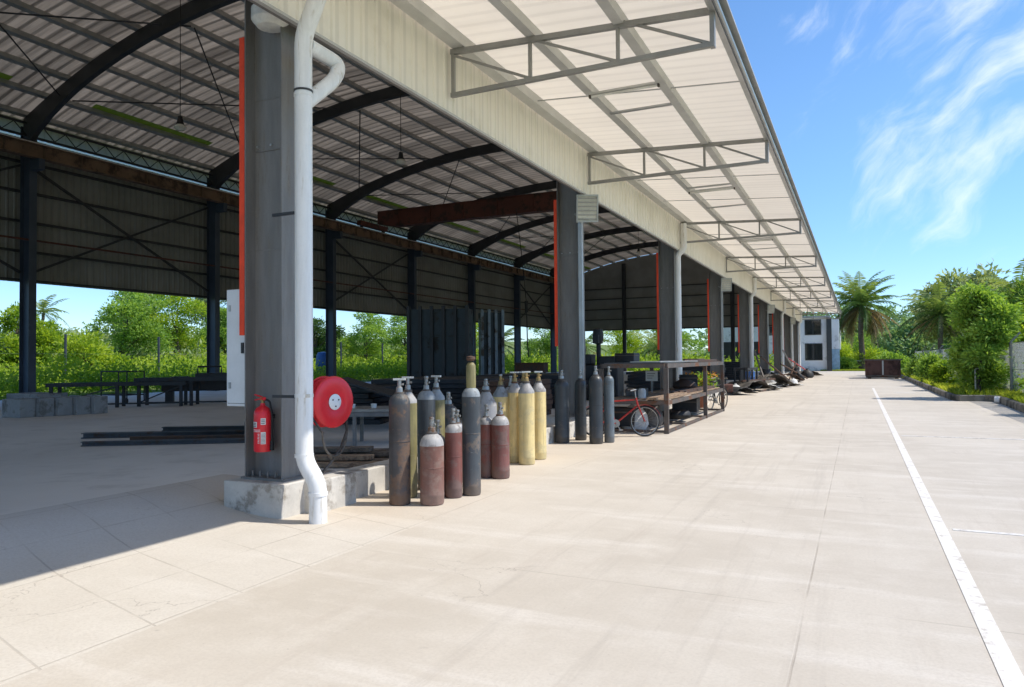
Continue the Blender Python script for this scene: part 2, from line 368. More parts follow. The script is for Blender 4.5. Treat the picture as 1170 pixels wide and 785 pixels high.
M['strip'] = sheet_material('daylight_gap_white', (.8,.8,.8), (.85,.85,.85), 1, .9, .5, 0, trans=(.92,.92,.92), tfac=.9)  # white translucent sheet imitating a line of daylight
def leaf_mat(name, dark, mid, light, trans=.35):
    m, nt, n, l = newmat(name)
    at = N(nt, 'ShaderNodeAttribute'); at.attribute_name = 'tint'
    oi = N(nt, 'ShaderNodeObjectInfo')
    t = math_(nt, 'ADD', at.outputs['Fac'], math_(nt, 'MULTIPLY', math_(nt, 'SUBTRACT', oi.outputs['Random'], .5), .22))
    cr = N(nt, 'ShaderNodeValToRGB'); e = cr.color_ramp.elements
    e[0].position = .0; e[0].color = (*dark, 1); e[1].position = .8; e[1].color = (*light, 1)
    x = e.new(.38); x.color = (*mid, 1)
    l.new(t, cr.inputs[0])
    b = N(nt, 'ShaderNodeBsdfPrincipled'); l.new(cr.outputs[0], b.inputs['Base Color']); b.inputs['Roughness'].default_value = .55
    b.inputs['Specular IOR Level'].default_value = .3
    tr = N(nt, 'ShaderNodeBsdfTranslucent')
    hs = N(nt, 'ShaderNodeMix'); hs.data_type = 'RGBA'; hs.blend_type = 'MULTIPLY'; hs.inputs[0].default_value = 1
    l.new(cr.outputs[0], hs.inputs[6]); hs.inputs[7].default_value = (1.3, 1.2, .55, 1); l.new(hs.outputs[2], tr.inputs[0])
    mx = N(nt, 'ShaderNodeMixShader'); mx.inputs[0].default_value = trans
    o = N(nt, 'ShaderNodeOutputMaterial')
    l.new(b.outputs[0], mx.inputs[1]); l.new(tr.outputs[0], mx.inputs[2]); l.new(mx.outputs[0], o.inputs[0])
    return m
L = {
 'bright': leaf_mat('leaf_bright', (0.038, 0.084, 0.010), (0.216, 0.374, 0.037), (0.432, 0.556, 0.059), 0.50),
 'mid': leaf_mat('leaf_mid', (0.035, 0.076, 0.018), (0.162, 0.306, 0.058), (0.352, 0.528, 0.102), 0.45),
 'dark': leaf_mat('leaf_dark', (0.010, 0.026, 0.009), (0.050, 0.116, 0.030), (0.129, 0.231, 0.056), 0.42),
 'dusty': leaf_mat('leaf_dusty', (0.064, 0.091, 0.044), (0.239, 0.329, 0.151), (0.452, 0.528, 0.278), 0.40),
 'palm': leaf_mat('palm_leaf', (0.031, 0.068, 0.022), (0.142, 0.251, 0.073), (0.338, 0.402, 0.131), 0.40),
 'grass': leaf_mat('grass_blade', (0.116, 0.193, 0.023), (0.270, 0.385, 0.039), (0.462, 0.520, 0.077), 0.45),
 'far': leaf_mat('leaf_far', (0.076, 0.150, 0.070), (0.179, 0.301, 0.138), (0.329, 0.479, 0.219), 0.35),
 'dry': leaf_mat('dead_frond', (0.158,0.114,0.061), (0.298,0.219,0.114), (0.473,0.367,0.193)),
}

# ------------------------------------------------------------------ foliage
def unit(a): return a/np.maximum(np.linalg.norm(a, axis=1, keepdims=True), 1e-9)
def quads(name, V, tint, m, parent=None, loc=None):
    """V: (n,4,3) leaf quads"""
    n = len(V); me = bpy.data.meshes.new(name)
    me.vertices.add(4*n); me.vertices.foreach_set('co', V.reshape(-1).astype(np.float32))
    me.loops.add(4*n); me.loops.foreach_set('vertex_index', np.arange(4*n, dtype=np.int32))
    me.polygons.add(n); me.polygons.foreach_set('loop_start', np.arange(0, 4*n, 4, dtype=np.int32))
    me.update(calc_edges=True)
    a = me.attributes.new('tint', 'FLOAT', 'FACE'); a.data.foreach_set('value', np.clip(tint, 0, 1).astype(np.float32))
    return link(name, me, m, parent, loc)
def leaf_quads(P, T, length, width, fold=.25):
    n = len(P); r = unit(rng.normal(size=(n,3))); s = unit(np.cross(T, r)); u = np.cross(s, T)
    Ls = length*rng.uniform(.65, 1.3, (n,1)); Ws = width*rng.uniform(.7, 1.25, (n,1))
    mid = P + T*Ls*.45
    return np.stack([P, mid + s*Ws*.5 + u*Ls*fold*.3, P + T*Ls, mid - s*Ws*.5 + u*Ls*fold*.3], axis=1)
def crown_quads(blobs, n, leaf, cl=24, flat=.75, hang=.15, asp=.5):
    """leaves in clumps spread over and inside a set of blobs (cx,cy,cz,r)"""
    B = np.array(blobs, float); w = B[:,3]**2; w /= w.sum()
    K = max(8, n//cl); bi = rng.choice(len(B), K, p=w)
    d = unit(rng.normal(size=(K,3))); d[:,2] = np.where(d[:,2] < -.35, -d[:,2], d[:,2])
    rad = B[bi,3:4]*(rng.uniform(.25, 1.12, (K,1))**.45)
    c = B[bi,:3] + d*rad*np.array([1,1,flat])
    depth = (rad[:,0]/B[bi,3])
    k = rng.integers(0, K, n); sig = np.maximum(leaf*.9, B[bi[k],3:4]*.105)
    off = rng.normal(size=(n,3))*sig*np.array([1,1,.6])
    P = c[k] + off
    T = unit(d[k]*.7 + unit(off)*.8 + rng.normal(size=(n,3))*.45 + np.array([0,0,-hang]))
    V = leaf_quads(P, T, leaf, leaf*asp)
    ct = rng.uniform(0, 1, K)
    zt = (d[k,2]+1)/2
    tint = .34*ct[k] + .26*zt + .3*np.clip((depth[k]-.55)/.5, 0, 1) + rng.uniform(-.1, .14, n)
    return V, tint
def make_tree(name, label, cat, x, y, h, spread, n, leaf, lm, z0=0., trunk=.12, low=.25, group=None, nb=9, seed=0, asp=.5, flat=.8):
    global rng
    rng = np.random.default_rng(1000+seed+int(abs(x*13)+abs(y*7)))
    t = thing(name, label, cat, (x, y, z0), 0, group)
    blobs = []
    for i in range(nb):
        f = i/max(1, nb-1); zc = h*(low + (1-low)*(.12+.78*f)); ww = spread*math.sin(PI*(.22+.66*f))
        a = rng.uniform(0, 2*PI); rr = ww*rng.uniform(.25, .7)
        blobs.append((rr*math.cos(a), rr*math.sin(a), zc, spread*rng.uniform(.34, .58)*(1-.35*f)))
    mb = MB()
    top = h*.8; mb.tube([(0,0,-.05), (rng.normal()*.03*h, rng.normal()*.03*h, h*.3), (rng.normal()*.04*h, rng.normal()*.04*h, h*.55), (0,0,top)], [trunk, trunk*.8, trunk*.5, trunk*.15], 8)
    for b in blobs:
        z = max(h*.12, min(b[2]-b[3]*.4, h*.6)); mb.tube([(0,0,z*.7), (b[0]*.5, b[1]*.5, z), (b[0], b[1], b[2])], [trunk*.42, trunk*.3, trunk*.08], 5)
    mb.build('trunk', M['bark'], t)
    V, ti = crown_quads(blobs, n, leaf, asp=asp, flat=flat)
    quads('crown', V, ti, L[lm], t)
    return t
def make_bush(name, label, cat, x, y, h, w, n, leaf, lm, z0=0., group=None, seed=0, asp=.5):
    global rng
    rng = np.random.default_rng(3000+seed+int(abs(x*17)+abs(y*5)))
    t = thing(name, label, cat, (x, y, z0), 0, group)
    blobs = [(rng.uniform(-.5,.5)*w*.6, rng.uniform(-.5,.5)*w*.6, h*rng.uniform(.25,.62), w*rng.uniform(.3,.44)) for i in range(6)]
    blobs += [(0, 0, h*.72, min(w*.36, h*.34))]
    V, ti = crown_quads(blobs, n, leaf, asp=asp, flat=min(1.2, .85*h/w+.1)); V[:,:,2] = np.maximum(V[:,:,2], .01)
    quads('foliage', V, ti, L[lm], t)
    mb = MB()
    for b in blobs[:5]: mb.tube([(b[0]*.15, b[1]*.15, -.03), (b[0]*.6, b[1]*.6, h*.3), (b[0], b[1], b[2])], [.035, .025, .008], 5)
    mb.build('stem', M['bark'], t)
    return t
def frond(rng, base, az, lift, length, droop, nl, ll, wide=.05):
    """one palm frond: curved rib and two rows of leaflets"""
    s = np.linspace(0, 1, nl); ang = lift - droop*s**1.3
    ds = length/(nl-1); hx = np.cumsum(np.cos(ang))*ds; hz = np.cumsum(np.sin(ang))*ds
    R = np.stack([base[0]+hx*math.cos(az), base[1]+hx*math.sin(az), base[2]+hz], 1)
    tang = np.stack([np.cos(ang)*math.cos(az), np.cos(ang)*math.sin(az), np.sin(ang)], 1)
    side = np.array([-math.sin(az), math.cos(az), 0.])
    out = []
    for sg in (-1, 1):
        l = ll*np.sin(PI*(.12+.82*s))*rng.uniform(.8, 1.1, nl)
        d = unit(tang*.55 + side*sg*.9 + np.array([0,0,-.28]) + rng.normal(size=(nl,3))*.1)
        w = tang*wide
        out.append(np.stack([R-w*.5, R+w*.5, R+d*l[:,None]*.6+w*.4+np.array([0,0,-.05])*l[:,None], R+d*l[:,None]+np.array([0,0,-.22])*l[:,None]], 1))
    r = np.stack([R[:-1]-side*.035, R[1:]-side*.03, R[1:]+side*.03, R[:-1]+side*.035], 1)
    return np.concatenate(out+[r])
def make_palm(label, x, y, h, fl, nf, z0=0., tr=.2, dead=6, nl=26, lift=(1.25, -.45), group=None, lm='palm'):
    global rng
    rng = np.random.default_rng(int(500+abs(x*31)+abs(y*11)))
    t = thing('palm_tree', label, 'palm tree', (x, y, z0), 0, group)
    pts = [(0,0,-.05)] + [(math.sin(i)*.06, math.cos(i*1.7)*.06, h*i/8) for i in range(1,9)]
    MB().tube(pts, [tr*1.35]+[tr*(1.05-.03*(i % 2)-.02*i) for i in range(1,9)], 10).build('trunk', M['palmbark'], t)
    Q = []; T = []
    for i in range(nf):
        f = i/nf; az = i*2.399+rng.uniform(-.25,.25); lf = lift[0]+(lift[1]-lift[0])*f+rng.uniform(-.12,.12)
        q = frond(rng, (0,0,h), az, lf, fl*rng.uniform(.85,1.1), rng.uniform(.9,1.5), nl, fl*.21, wide=fl/nl*.55)
        Q.append(q); T.append(np.full(len(q), .7-.45*f)+rng.uniform(-.12,.12,len(q)))
    quads('crown', np.concatenate(Q), np.concatenate(T), L[lm], t)
    if dead:
        Q = []
        for i in range(dead):
            Q.append(frond(rng, (0,0,h-.15), i*2.399*1.3, -.2-rng.uniform(0,.75), fl*rng.uniform(.75,1.15), rng.uniform(.6,1.1), nl, fl*.2, wide=fl/nl*.55))
        Q = np.concatenate(Q); quads('dead_frond', Q, rng.uniform(.1,.9,len(Q)), L['dry'], t)
    return t
def undergrowth(name, label, x0, x1, y0, y1, zf, hmin, hmax, n, leaf, lm, cat):
    """a mass of weeds nobody could count"""
    global rng
    rng = np.random.default_rng(77+n+int(abs(y0)))
    K = n//16; cx = rng.uniform(x0, x1, K); cy = rng.uniform(y0, y1, K)
    hh = hmin + (hmax-hmin)*(.5+.5*np.sin(cx*.7+1.3*np.sin(cy*.35))*np.cos(cy*.55))*rng.uniform(.3,1,K)
    cz = hh*rng.uniform(0.1,1,K)**.55; ct = rng.uniform(0,1,K)*.6+.4*(.5+.5*np.sin(cx*.45+cy*.3)); k = rng.integers(0,K,n)
    off = rng.normal(size=(n,3))*leaf*np.array([1.3,1.3,.8])
    P = np.stack([cx, cy, cz], 1)[k]+off; P[:,2] = np.maximum(P[:,2], .03) + zf(P[:,0], P[:,1])
    T = unit(rng.normal(size=(n,3))*.6+unit(off)*.6+np.array([0,0,.35]))
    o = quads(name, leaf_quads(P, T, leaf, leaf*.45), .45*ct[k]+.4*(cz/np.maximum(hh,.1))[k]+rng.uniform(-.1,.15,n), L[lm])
    return tag(o, label, cat, None, 'stuff')

# ------------------------------------------------------------------ camera, light, sky
def camera():
    yaw, pitch, roll = math.radians(25.43), math.radians(1.283), math.radians(-.503)
    F = Vector((-math.sin(yaw)*math.cos(pitch), math.cos(yaw)*math.cos(pitch), math.sin(pitch)))
    R = Vector((math.cos(yaw), math.sin(yaw), 0)); U = R.cross(F)
    R2 = R*math.cos(roll)+U*math.sin(roll); U2 = U*math.cos(roll)-R*math.sin(roll)
    cam = bpy.data.cameras.new('camera'); o = bpy.data.objects.new('camera', cam); C.objects.link(o)
    mw = Matrix((R2, U2, -F)).transposed().to_4x4(); mw.translation = (0, 0, 1.65); o.matrix_world = mw
    cam.sensor_width = 36; cam.lens = 831.28/1170*36; cam.clip_start = .05; cam.clip_end = 3000
    S.camera = o
camera()
EL, AZ = math.radians(52.5), math.radians(69.0)     # AZ from +Y towards +X
sd = Vector((math.sin(AZ)*math.cos(EL), math.cos(AZ)*math.cos(EL), math.sin(EL)))
sun = bpy.data.lights.new('sun', 'SUN'); sun.energy = 5.0; sun.angle = math.radians(.5); sun.color = (1, .94, .85)
so = bpy.data.objects.new('sun', sun); C.objects.link(so); so.rotation_euler = sd.to_track_quat('Z', 'Y').to_euler(); so.location = (20, 10, 40)
CR = -100
def world():
    w = bpy.data.worlds.new('World'); S.world = w; w.use_nodes = True
    nt = w.node_tree; nt.nodes.clear(); l = nt.links
    sky = N(nt, 'ShaderNodeTexSky'); sky.sky_type = 'NISHITA'; sky.sun_disc = False
    sky.sun_elevation = EL; sky.sun_rotation = AZ; sky.dust_density = .1; sky.ozone_density = 2.0; sky.air_density = 1.0
    hs = N(nt, 'ShaderNodeHueSaturation'); hs.inputs['Saturation'].default_value = 1.08; hs.inputs['Value'].default_value = 1.29
    tint = mixc(nt, 1., sky.outputs[0], (.85,.955,1.07), 'MULTIPLY')
    gx = N(nt, 'ShaderNodeSeparateXYZ'); gt = N(nt, 'ShaderNodeTexCoord'); l.new(gt.outputs['Generated'], gx.inputs[0])
    low = mixc(nt, 1., tint, (.78,.86,1.0), 'MULTIPLY')
    l.new(mixc(nt, ramp(nt, gx.outputs[2], .02, .34), low, tint), hs.inputs['Color'])
    tc = N(nt, 'ShaderNodeTexCoord'); D = tc.outputs['Generated']
    sx = N(nt, 'ShaderNodeSeparateXYZ'); l.new(D, sx.inputs[0])
    az = math_(nt, 'ARCTAN2', sx.outputs[0], sx.outputs[1]); el = math_(nt, 'ARCSINE', sx.outputs[2])
    cv = N(nt, 'ShaderNodeCombineXYZ'); l.new(az, cv.inputs[0]); l.new(el, cv.inputs[1])
    wb = N(nt, 'ShaderNodeTexNoise'); wb.inputs['Scale'].default_value = 4; wb.inputs['Detail'].default_value = 4; l.new(cv.outputs[0], wb.inputs['Vector'])
    wa = N(nt, 'ShaderNodeVectorMath', operation='MULTIPLY_ADD'); l.new(wb.outputs['Color'], wa.inputs[0]); wa.inputs[1].default_value = (.16,.16,0); l.new(cv.outputs[0], wa.inputs[2])
    mp = N(nt, 'ShaderNodeMapping'); mp.vector_type = 'TEXTURE'; mp.inputs['Rotation'].default_value = (0,0,math.radians(42)); mp.inputs['Scale'].default_value = (1/3.2, 1/10., 1)
    mp.inputs['Location'].default_value = (CR*.013, .4, 0)
    l.new(wa.outputs[0], mp.inputs[0])
    a = noise(nt, mp.outputs[0], 1.3, 10, .6); b = noise(nt, cv.outputs[0], 3.2, 4, .5)
    k = math_(nt, 'ADD', math_(nt, 'MULTIPLY', a, .85), math_(nt, 'MULTIPLY', b, .42))
    # the cirrus bank stands low over the driveway, to the right of the shed
    dv = N(nt, 'ShaderNodeVectorMath', operation='DOT_PRODUCT'); l.new(D, dv.inputs[0])
    cd = Vector((.16, .93, .27)).normalized(); dv.inputs[1].default_value = cd
    k = math_(nt, 'ADD', k, math_(nt, 'MULTIPLY', ramp(nt, dv.outputs['Value'], .955, .998), .22))
    k = math_(nt, 'MULTIPLY', ramp(nt, k, .77, 1.06), .74)
    col = mixc(nt, k, hs.outputs[0], (8.2, 8.6, 9.2))
    bg = N(nt, 'ShaderNodeBackground'); bg.inputs['Strength'].default_value = .15
    l.new(col, bg.inputs['Color'])
    o = N(nt, 'ShaderNodeOutputWorld'); l.new(bg.outputs[0], o.inputs[0])
world()
S.render.engine = 'CYCLES'
S.view_settings.view_transform = 'Standard'; S.view_settings.look = 'None'; S.view_settings.exposure = 0
S.cycles.max_bounces = 8; S.cycles.diffuse_bounces = 5; S.cycles.transparent_max_bounces = 16

# ================================================================== THE SETTING
def sst(a, b, x):
    t = max(0, min(1, (x-a)/(b-a))); return t*t*(3-2*t)
SLAB = .2
def terrain_z(x, y):
    """land behind the shed climbs slowly to a low ridge"""
    x = np.asarray(x, float); y = np.asarray(y, float)
    t = np.clip((-x-38)/60, 0, 1); t = t*t*(3-2*t)
    u = np.clip((y-112)/120, 0, 1)
    und = .5+.5*np.sin(y*.05+x*.03)
    return t*(3.2+2.0*und) + u*3.0 - .02
def ground():
    xs = [-900,-400,-200]+list(np.arange(-150,-30,6))+[-30,0,3,6,12,25,50,80,130,250,900]; ys = [-300,-120,-40]+list(np.arange(-20,160,8))+[180,230,300,500,1200]
    V = []; nx = len(xs)
    for y in ys:
        for x in xs: V.append((x, y, float(terrain_z(x, y))))
    F = [(j*nx+i, j*nx+i+1, (j+1)*nx+i+1, (j+1)*nx+i) for j in range(len(ys)-1) for i in range(nx-1)]
    mb = MB(); mb.add(V, F, True)
    structure(mb.build('ground', M['grassland']), 'grassy ground around the shed, climbing behind it')
ground()
# kerb line on the right, with its jog
KERB = [(2.75,78),(2.95,62.7),(3.02,45),(3.06,36),(3.08,31.6),(3.3,30.85),(4.1,31.05),(4.36,30.7),(4.36,29.5),(4.2,24),(4.15,10),(4.15,-30)]
def kerb_x(y):
    if y > 31.2: return float(np.interp(y, [31.6,36,45,62.7,78,95], [3.08,3.06,3.02,2.95,2.75,2.6]))
    return float(np.interp(y, [-30,10,24,29.5,30.8], [4.15,4.15,4.2,4.36,4.36]))
def yard():
    xs = [-7.45,-7.3,-7.1,-6.9,-6.7,-6.5,-6.3,-6.1,-5.9,-5.75,-5.6,-5.46,-5.3,-5.1,-4.9,-4.7,-4.5,-4.2,-3,-1,1,2.6,4.6]
    ys = [-30,-16,-8,-2,2,4,4.8,5.2,5.5,5.7,5.9,6.1,6.3,6.5,6.75,6.93,7.1,7.3,8,12,20,30,31.2,31.25,45,60,70,80,92.6]
    nx = len(xs); V = []
    for y in ys:
        for x in xs:
            r = (SLAB-.001)*(1-sst(-7.3, -5.55, x))*((1-sst(6.06, 6.9, y)) if x > -6.25 else (1-sst(6.95, 7.3, y))); r = max(r, .0)
            if x > 4.5: x = kerb_x(y)+.06
            if x == 2.6: x = 2.4
            V.append((x, y, .004+r))
    F = [(j*nx+i, j*nx+i+1, (j+1)*nx+i+1, (j+1)*nx+i) for j in range(len(ys)-1) for i in range(nx-1)]
    mb = MB(); mb.add(V, F, True); structure(mb.build('yard', M['yard'], ang=80), 'pale sunlit concrete yard and driveway with joints')
yard()
mb = MB(); mb.box(-31.2, -7.3, -16, 81.6, 0.0, SLAB); mb.box(-7.3, -5.62, 6.92, 81.6, .0, SLAB)
structure(mb.build('shed_floor', M['slab']), 'grey concrete floor of the open shed')
mb = MB()
for y0, y1 in ((-6, 42.5),): mb.box(.625, .735, y0, y1, .0045, .0085)
structure(mb.build('driveway_line', M['line']), 'long white line painted along the driveway')
mb = MB()
mb.box(.78, 4.1, 8.01, 8.08, .0045, .0085)
structure(mb.build('bay_line', M['line_thin']), 'nearer thin white parking bay line')
mb = MB(); mb.box(.78, 4.1, 17.08, 17.16, .0045, .0085)
structure(mb.build('bay_line', M['line_thin']), 'farther thin white parking bay line')
mb = MB(); mb.box(1.45, 2.3, 37.2, 37.45, .0045, .0085)
structure(mb.build('worn_marking', M['line_thin']), 'short worn white mark far down the driveway')
def kerb():
    V = []; n = len(KERB); w = .16
    for i, (x, y) in enumerate(KERB):
        a = Vector(KERB[max(0,i-1)]); b = Vector(KERB[min(n-1,i+1)]); d = (b-a).normalized(); nr = Vector((-d.y, d.x))
        p = Vector((x, y))
        for o, z in ((0,0),(0.015,.2),(.04,.225),(w,.225),(w,0)): q = p+nr*o; V.append((q.x, q.y, z))
    F = [(i*5+k, i*5+k+1, (i+1)*5+k+1, (i+1)*5+k) for i in range(n-1) for k in range(4)]
    mb = MB(); mb.add(V, F); mb.add(V[:5], [(0,1,2,3,4)]); mb.add(V[-5:], [(4,3,2,1,0)])
    structure(mb.build('kerb', M['kerb']), 'raised weathered concrete kerb with a jog, edging the grass verge')
kerb()
def verge():
    V = []; ys = list(np.arange(-30, 31, 1.0))+[31.0,31.3,31.8]+list(np.arange(32, 79, 1.5))
    for y in ys:
        k = kerb_x(y)+.14
        for dx in (0, .4, 1, 2, 5, 14): V.append((k+dx, y, .15+.05*math.sin(y*.9+dx*2)*(dx > 0)+(.1 if dx > .5 else 0)))
    F = [(j*6+i, j*6+i+1, (j+1)*6+i+1, (j+1)*6+i) for j in range(len(ys)-1) for i in range(5)]
    mb = MB(); mb.add(V, F, True); structure(mb.build('verge', M['grassland']), 'grass verge behind the kerb')
    V2 = [(-7,92.5,.02),(2.5,92.5,.03),(2.6,78,.03),(14,78,.05),(14,140,.1),(-7,140,.1)]
    mb = MB(); mb.add(V2, [(0,1,2,3,4,5)]); structure(mb.build('lawn', M['grassland']), 'lawn at the far end of the driveway')
verge()
def grass(name, label, pts, h, n_):
    global rng
    rng = np.random.default_rng(9+n_)
    P = pts(n_); n = len(P); a = rng.uniform(0,2*PI,n); hh = h*rng.uniform(.4,1.3,n)
    lean = np.stack([np.cos(a), np.sin(a), np.zeros(n)],1)*hh[:,None]*rng.uniform(.15,.7,(n,1))
    s = np.stack([-np.sin(a), np.cos(a), np.zeros(n)],1)*.016
    up = np.array([0,0,1.])*hh[:,None]
    V = np.stack([P-s, P+s, P+s*.7+lean*.4+up*.7, P+lean+up],1)
    cl = .5+.5*np.sin(P[:,1]*1.1+np.sin(P[:,0]*2.1))
    tag(quads(name, V, .3+.3*cl+rng.uniform(-.2,.3,n), L['grass']), label, 'grass', None, 'stuff')
def vp(n):
    y = 18+60*rng.uniform(0,1,n)**1.25; k = np.array([kerb_x(v) for v in y])
    x = k+.18+ (rng.uniform(0,1,n)**1.6)*3.2
    return np.stack([x, y, np.full(n,.13)],1)
grass('grass', 'bright rough grass along the verge behind the kerb', vp, .26, 34000)
def lp(n): return np.stack([rng.uniform(-4,2.6,n), 92.6+rng.uniform(0,1,n)**2*16, np.full(n,.03)],1)
grass('grass', 'mown grass strip beyond the far end of the driveway', lp, .16, 9000)

# ================================================================== THE SHED
shed = thing('open_sided_shed', 'long open sided steel workshop shed with cream fascia and white canopy over the driveway', 'shed')
FY = [15.55+9.37*k for k in range(-3, 8)]     # front frames
RY = [17.9+9.25*k for k in range(-3, 8)]      # rear frames (slightly out of square)
XF, XB = -5.62, -30.2                          # outer face of front columns, rear columns
col0 = MB().hsec(-6.16, XF, 0, .3, .016, .012, SLAB, 11.6).build('column', M['steel_grey'], shed)
mbp = MB(); mbp.box(-6.2, -5.58, -.17, .17, .36, .385)
for px in (-6.08, -5.97, -5.86, -5.75): mbp.cyl((px,-.11,.385), (px,-.11,.45), .012, n=8)
mbp.build('base_plate', M['steel_grey'], col0)
MB().box(-6.143, -5.637, -.02, -.0065, 4.02, 4.03).build('splice_plate', M['steel_grey'], col0)
for bx in np.arange(-6.1, -5.66, .2):
    MB().cyl((bx,-.024,4.08), (bx,-.006,4.08), .014, n=6).build('bolt', M['galv'], col0)
for z in (1.55, 2.9, 4.6): MB().box(-6.143, -5.637, -.0095, -.0063, z, z+.012).build('weld_seam', M['steel_grey'], col0)
MB().box(-6.235, -6.165, -.155, -.085, 1.95, 5.3).build('red_edge_strip', M['red_oxide'], col0)
cols = [col0]
for y in FY[1:]:
    c = copy_part(col0, (0, y, 0)); c.parent = shed; cols.append(c)
col0.location = (0, FY[0], 0)
rc0 = MB().hsec(-30.2, -29.6, 0, .3, .02, .02, SLAB, 11.2)
rc0 = rc0.box(-29.6, -29.05, -.12, .12, 9.35, 9.78).build('rear_column', M['steel_blue'], shed, (0, RY[0], 0))
for y in RY[1:]:
    c = copy_part(rc0, (0, y, 0)); c.parent = shed
XC = -17.9
def ztop(x): return 13.5-.0135*(x-XC)**2
def rafter(yr, yf):
    n = 26; V = []; hw = .1
    for i in range(n+1):
        x = -30.1+(-5.7+30.1)*i/n; y = yr+(yf-yr)*(x+30.1)/24.4; zt = ztop(x); d = abs(x-XC)/12.2
        zb = zt-(.5+.75*d**6)
        V += [(x,y-hw,zb),(x,y+hw,zb),(x,y+hw,zt),(x,y-hw,zt)]
    F = [(i*4+k, i*4+(k+1) % 4, (i+1)*4+(k+1) % 4, (i+1)*4+k) for i in range(n) for k in range(4)]+[(3,2,1,0),(n*4,n*4+1,n*4+2,n*4+3)]
    mb = MB(); mb.add(V, F)
    return mb.build('rafter', M['steel_dark'], shed)
for a, b in zip(RY, FY): rafter(a, b)
Y0, Y1 = -13.2, 81.7
def arc_sheet(name, x0, x1, dz, m, n=30, th=.012, y0=Y0, y1=Y1):
    V = []
    for i in range(n+1):
        x = x0+(x1-x0)*i/n; z = ztop(x)+dz
        V += [(x,y0,z),(x,y1,z),(x,y1,z+th),(x,y0,z+th)]
    F = [(i*4+k, i*4+(k+1) % 4, (i+1)*4+(k+1) % 4, (i+1)*4+k) for i in range(n) for k in range(4)]+[(3,2,1,0),(n*4,n*4+1,n*4+2,n*4+3)]
    mb = MB(); mb.add(V, F); return mb.build(name, m, shed)
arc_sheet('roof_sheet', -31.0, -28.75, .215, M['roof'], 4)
for yy in RY[:-1]: arc_sheet('skylight', -28.75, -28.1, .215, M['skylight'], 2, .006, yy+1.6, yy+7.6)
for yy in [Y0-1.65]+RY[:-1]:
    a = max(Y0, yy+7.6) if yy > Y0-1.6 else Y0; b = min(Y1, yy+9.25+1.6) if yy > Y0-1.6 else RY[0]+1.6
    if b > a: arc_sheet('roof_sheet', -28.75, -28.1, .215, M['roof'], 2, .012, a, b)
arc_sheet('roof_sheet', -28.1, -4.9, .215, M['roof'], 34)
for i in range(17):
    x = -29.9+i*1.49; z = ztop(x); a = math.atan(-.027*(x-XC))
    mb = MB(); mb.box(x-.05, x+.05, Y0, Y1, z+.004, z+.205, ry=-a); mb.box(x-.1, x+.1, Y0, Y1, z+.0, z+.012, ry=-a)
    mb.build('purlin', M['purlin'], shed)
# rear wall: cladding over an open lower storey, girts, clerestory, crane runway
def ribbed(x, y0, y1, z0, z1, pitch, depth, th=.004):
    """vertical-rib cladding in the plane x, ribs standing towards +x"""
    V = []; y = y0
    while y < y1-1e-6:
        for dy, d in ((0,0),(pitch*.72,0),(pitch*.78,depth),(pitch*.94,depth)):
            if y+dy <= y1: V.append((x+d, y+dy))
        y += pitch
    V.append((x, y1)); n = len(V)
    P = [(a,b,z0) for a,b in V]+[(a,b,z1) for a,b in V]
    mb = MB(); mb.add(P, [(i,i+1,n+i+1,n+i) for i in range(n-1)])
    P2 = [(a-th,b,z0) for a,b in V]+[(a-th,b,z1) for a,b in V]
    mb.add(P2, [(i,n+i,n+i+1,i+1) for i in range(n-1)])
    return mb
ribbed(-30.42, Y0, Y1, 4.95, 10.80, .3, .028).build('rear_cladding', M['rear_clad'], shed)
MB().box(-30.43, -30.425, Y0, Y1, 10.803, 10.877).build('daylight_gap_stand_in', M['strip'], shed)  # added white sheet stands in for the bright daylight gap above the girder
ribbed(-30.42, Y0, Y1, 10.88, 11.55, .3, .028).build('clerestory_sheet', M['foil'], shed)
for z in (4.98, 6.15, 7.35, 8.55, 9.75):
    MB().box(-30.37, -30.22, Y0, Y1, z, z+.09).build('girt', M['steel_dark'], shed)
for z in (10.75, 11.25): MB().box(-29.95, -29.85, Y0, Y1, z, z+.08).build('clerestory_rail', M['steel_dark'], shed)
for k in range(len(RY)-1):
    mb = MB(); s = 9.25/10
    for j in range(10):
        y = RY[k]+.15+j*s*.97; mb.bar((-29.9, y, 10.84), (-29.9, y+s*.45, 11.24), .03); mb.bar((-29.9, y+s*.5, 11.24), (-29.9, y+s*.95, 10.84), .03)
    mb.build('lattice', M['steel_dark'], shed)
def runway(x):
    mb = MB(); mb.box(x-.16, x+.16, Y0, Y1, 9.80, 9.83); mb.box(x-.16, x+.16, Y0, Y1, 10.32, 10.35); mb.box(x-.008, x+.008, Y0, Y1, 9.83, 10.32)
    for y in np.arange(Y0+.5, Y1, 1.54): mb.box(x-.15, x+.15, y-.006, y+.006, 9.832, 10.318)
    g = mb.build('runway_girder', M['runway'], shed)
    MB().box(x-.05, x+.05, Y0, Y1, 10.353, 10.43).build('crane_rail', M['rail'], g)
runway(-29.3); runway(-6.62)
MB().box(-29.7, -29.63, Y0, Y1, 6.55, 6.62).build('service_pipe', M['crane_paint'], shed)
for k in (0, 2, 3, 5, 8):
    ya, yb = RY[k]+.2, RY[k]+9.05
    for p, q in (((-30.1,ya,5.3),(-30.1,yb,9.6)), ((-30.06,ya,9.6),(-30.06,yb,5.3))):
        MB().bar(p, q, .09).build('cross_brace', M['steel_dark'], shed)
for k in range(2, 9):      # roof rods
    for p, q in (((-27.5,RY[k]+.2,11.9),(-20.5,RY[k]+9,13.2)), ((-20.5,RY[k]-.1,13.2),(-27.5,RY[k]+9,11.9))):
        mb = MB(); mb.cyl(p, q, .028, n=6); mb.build('roof_rod', M['steel_dark'], shed)
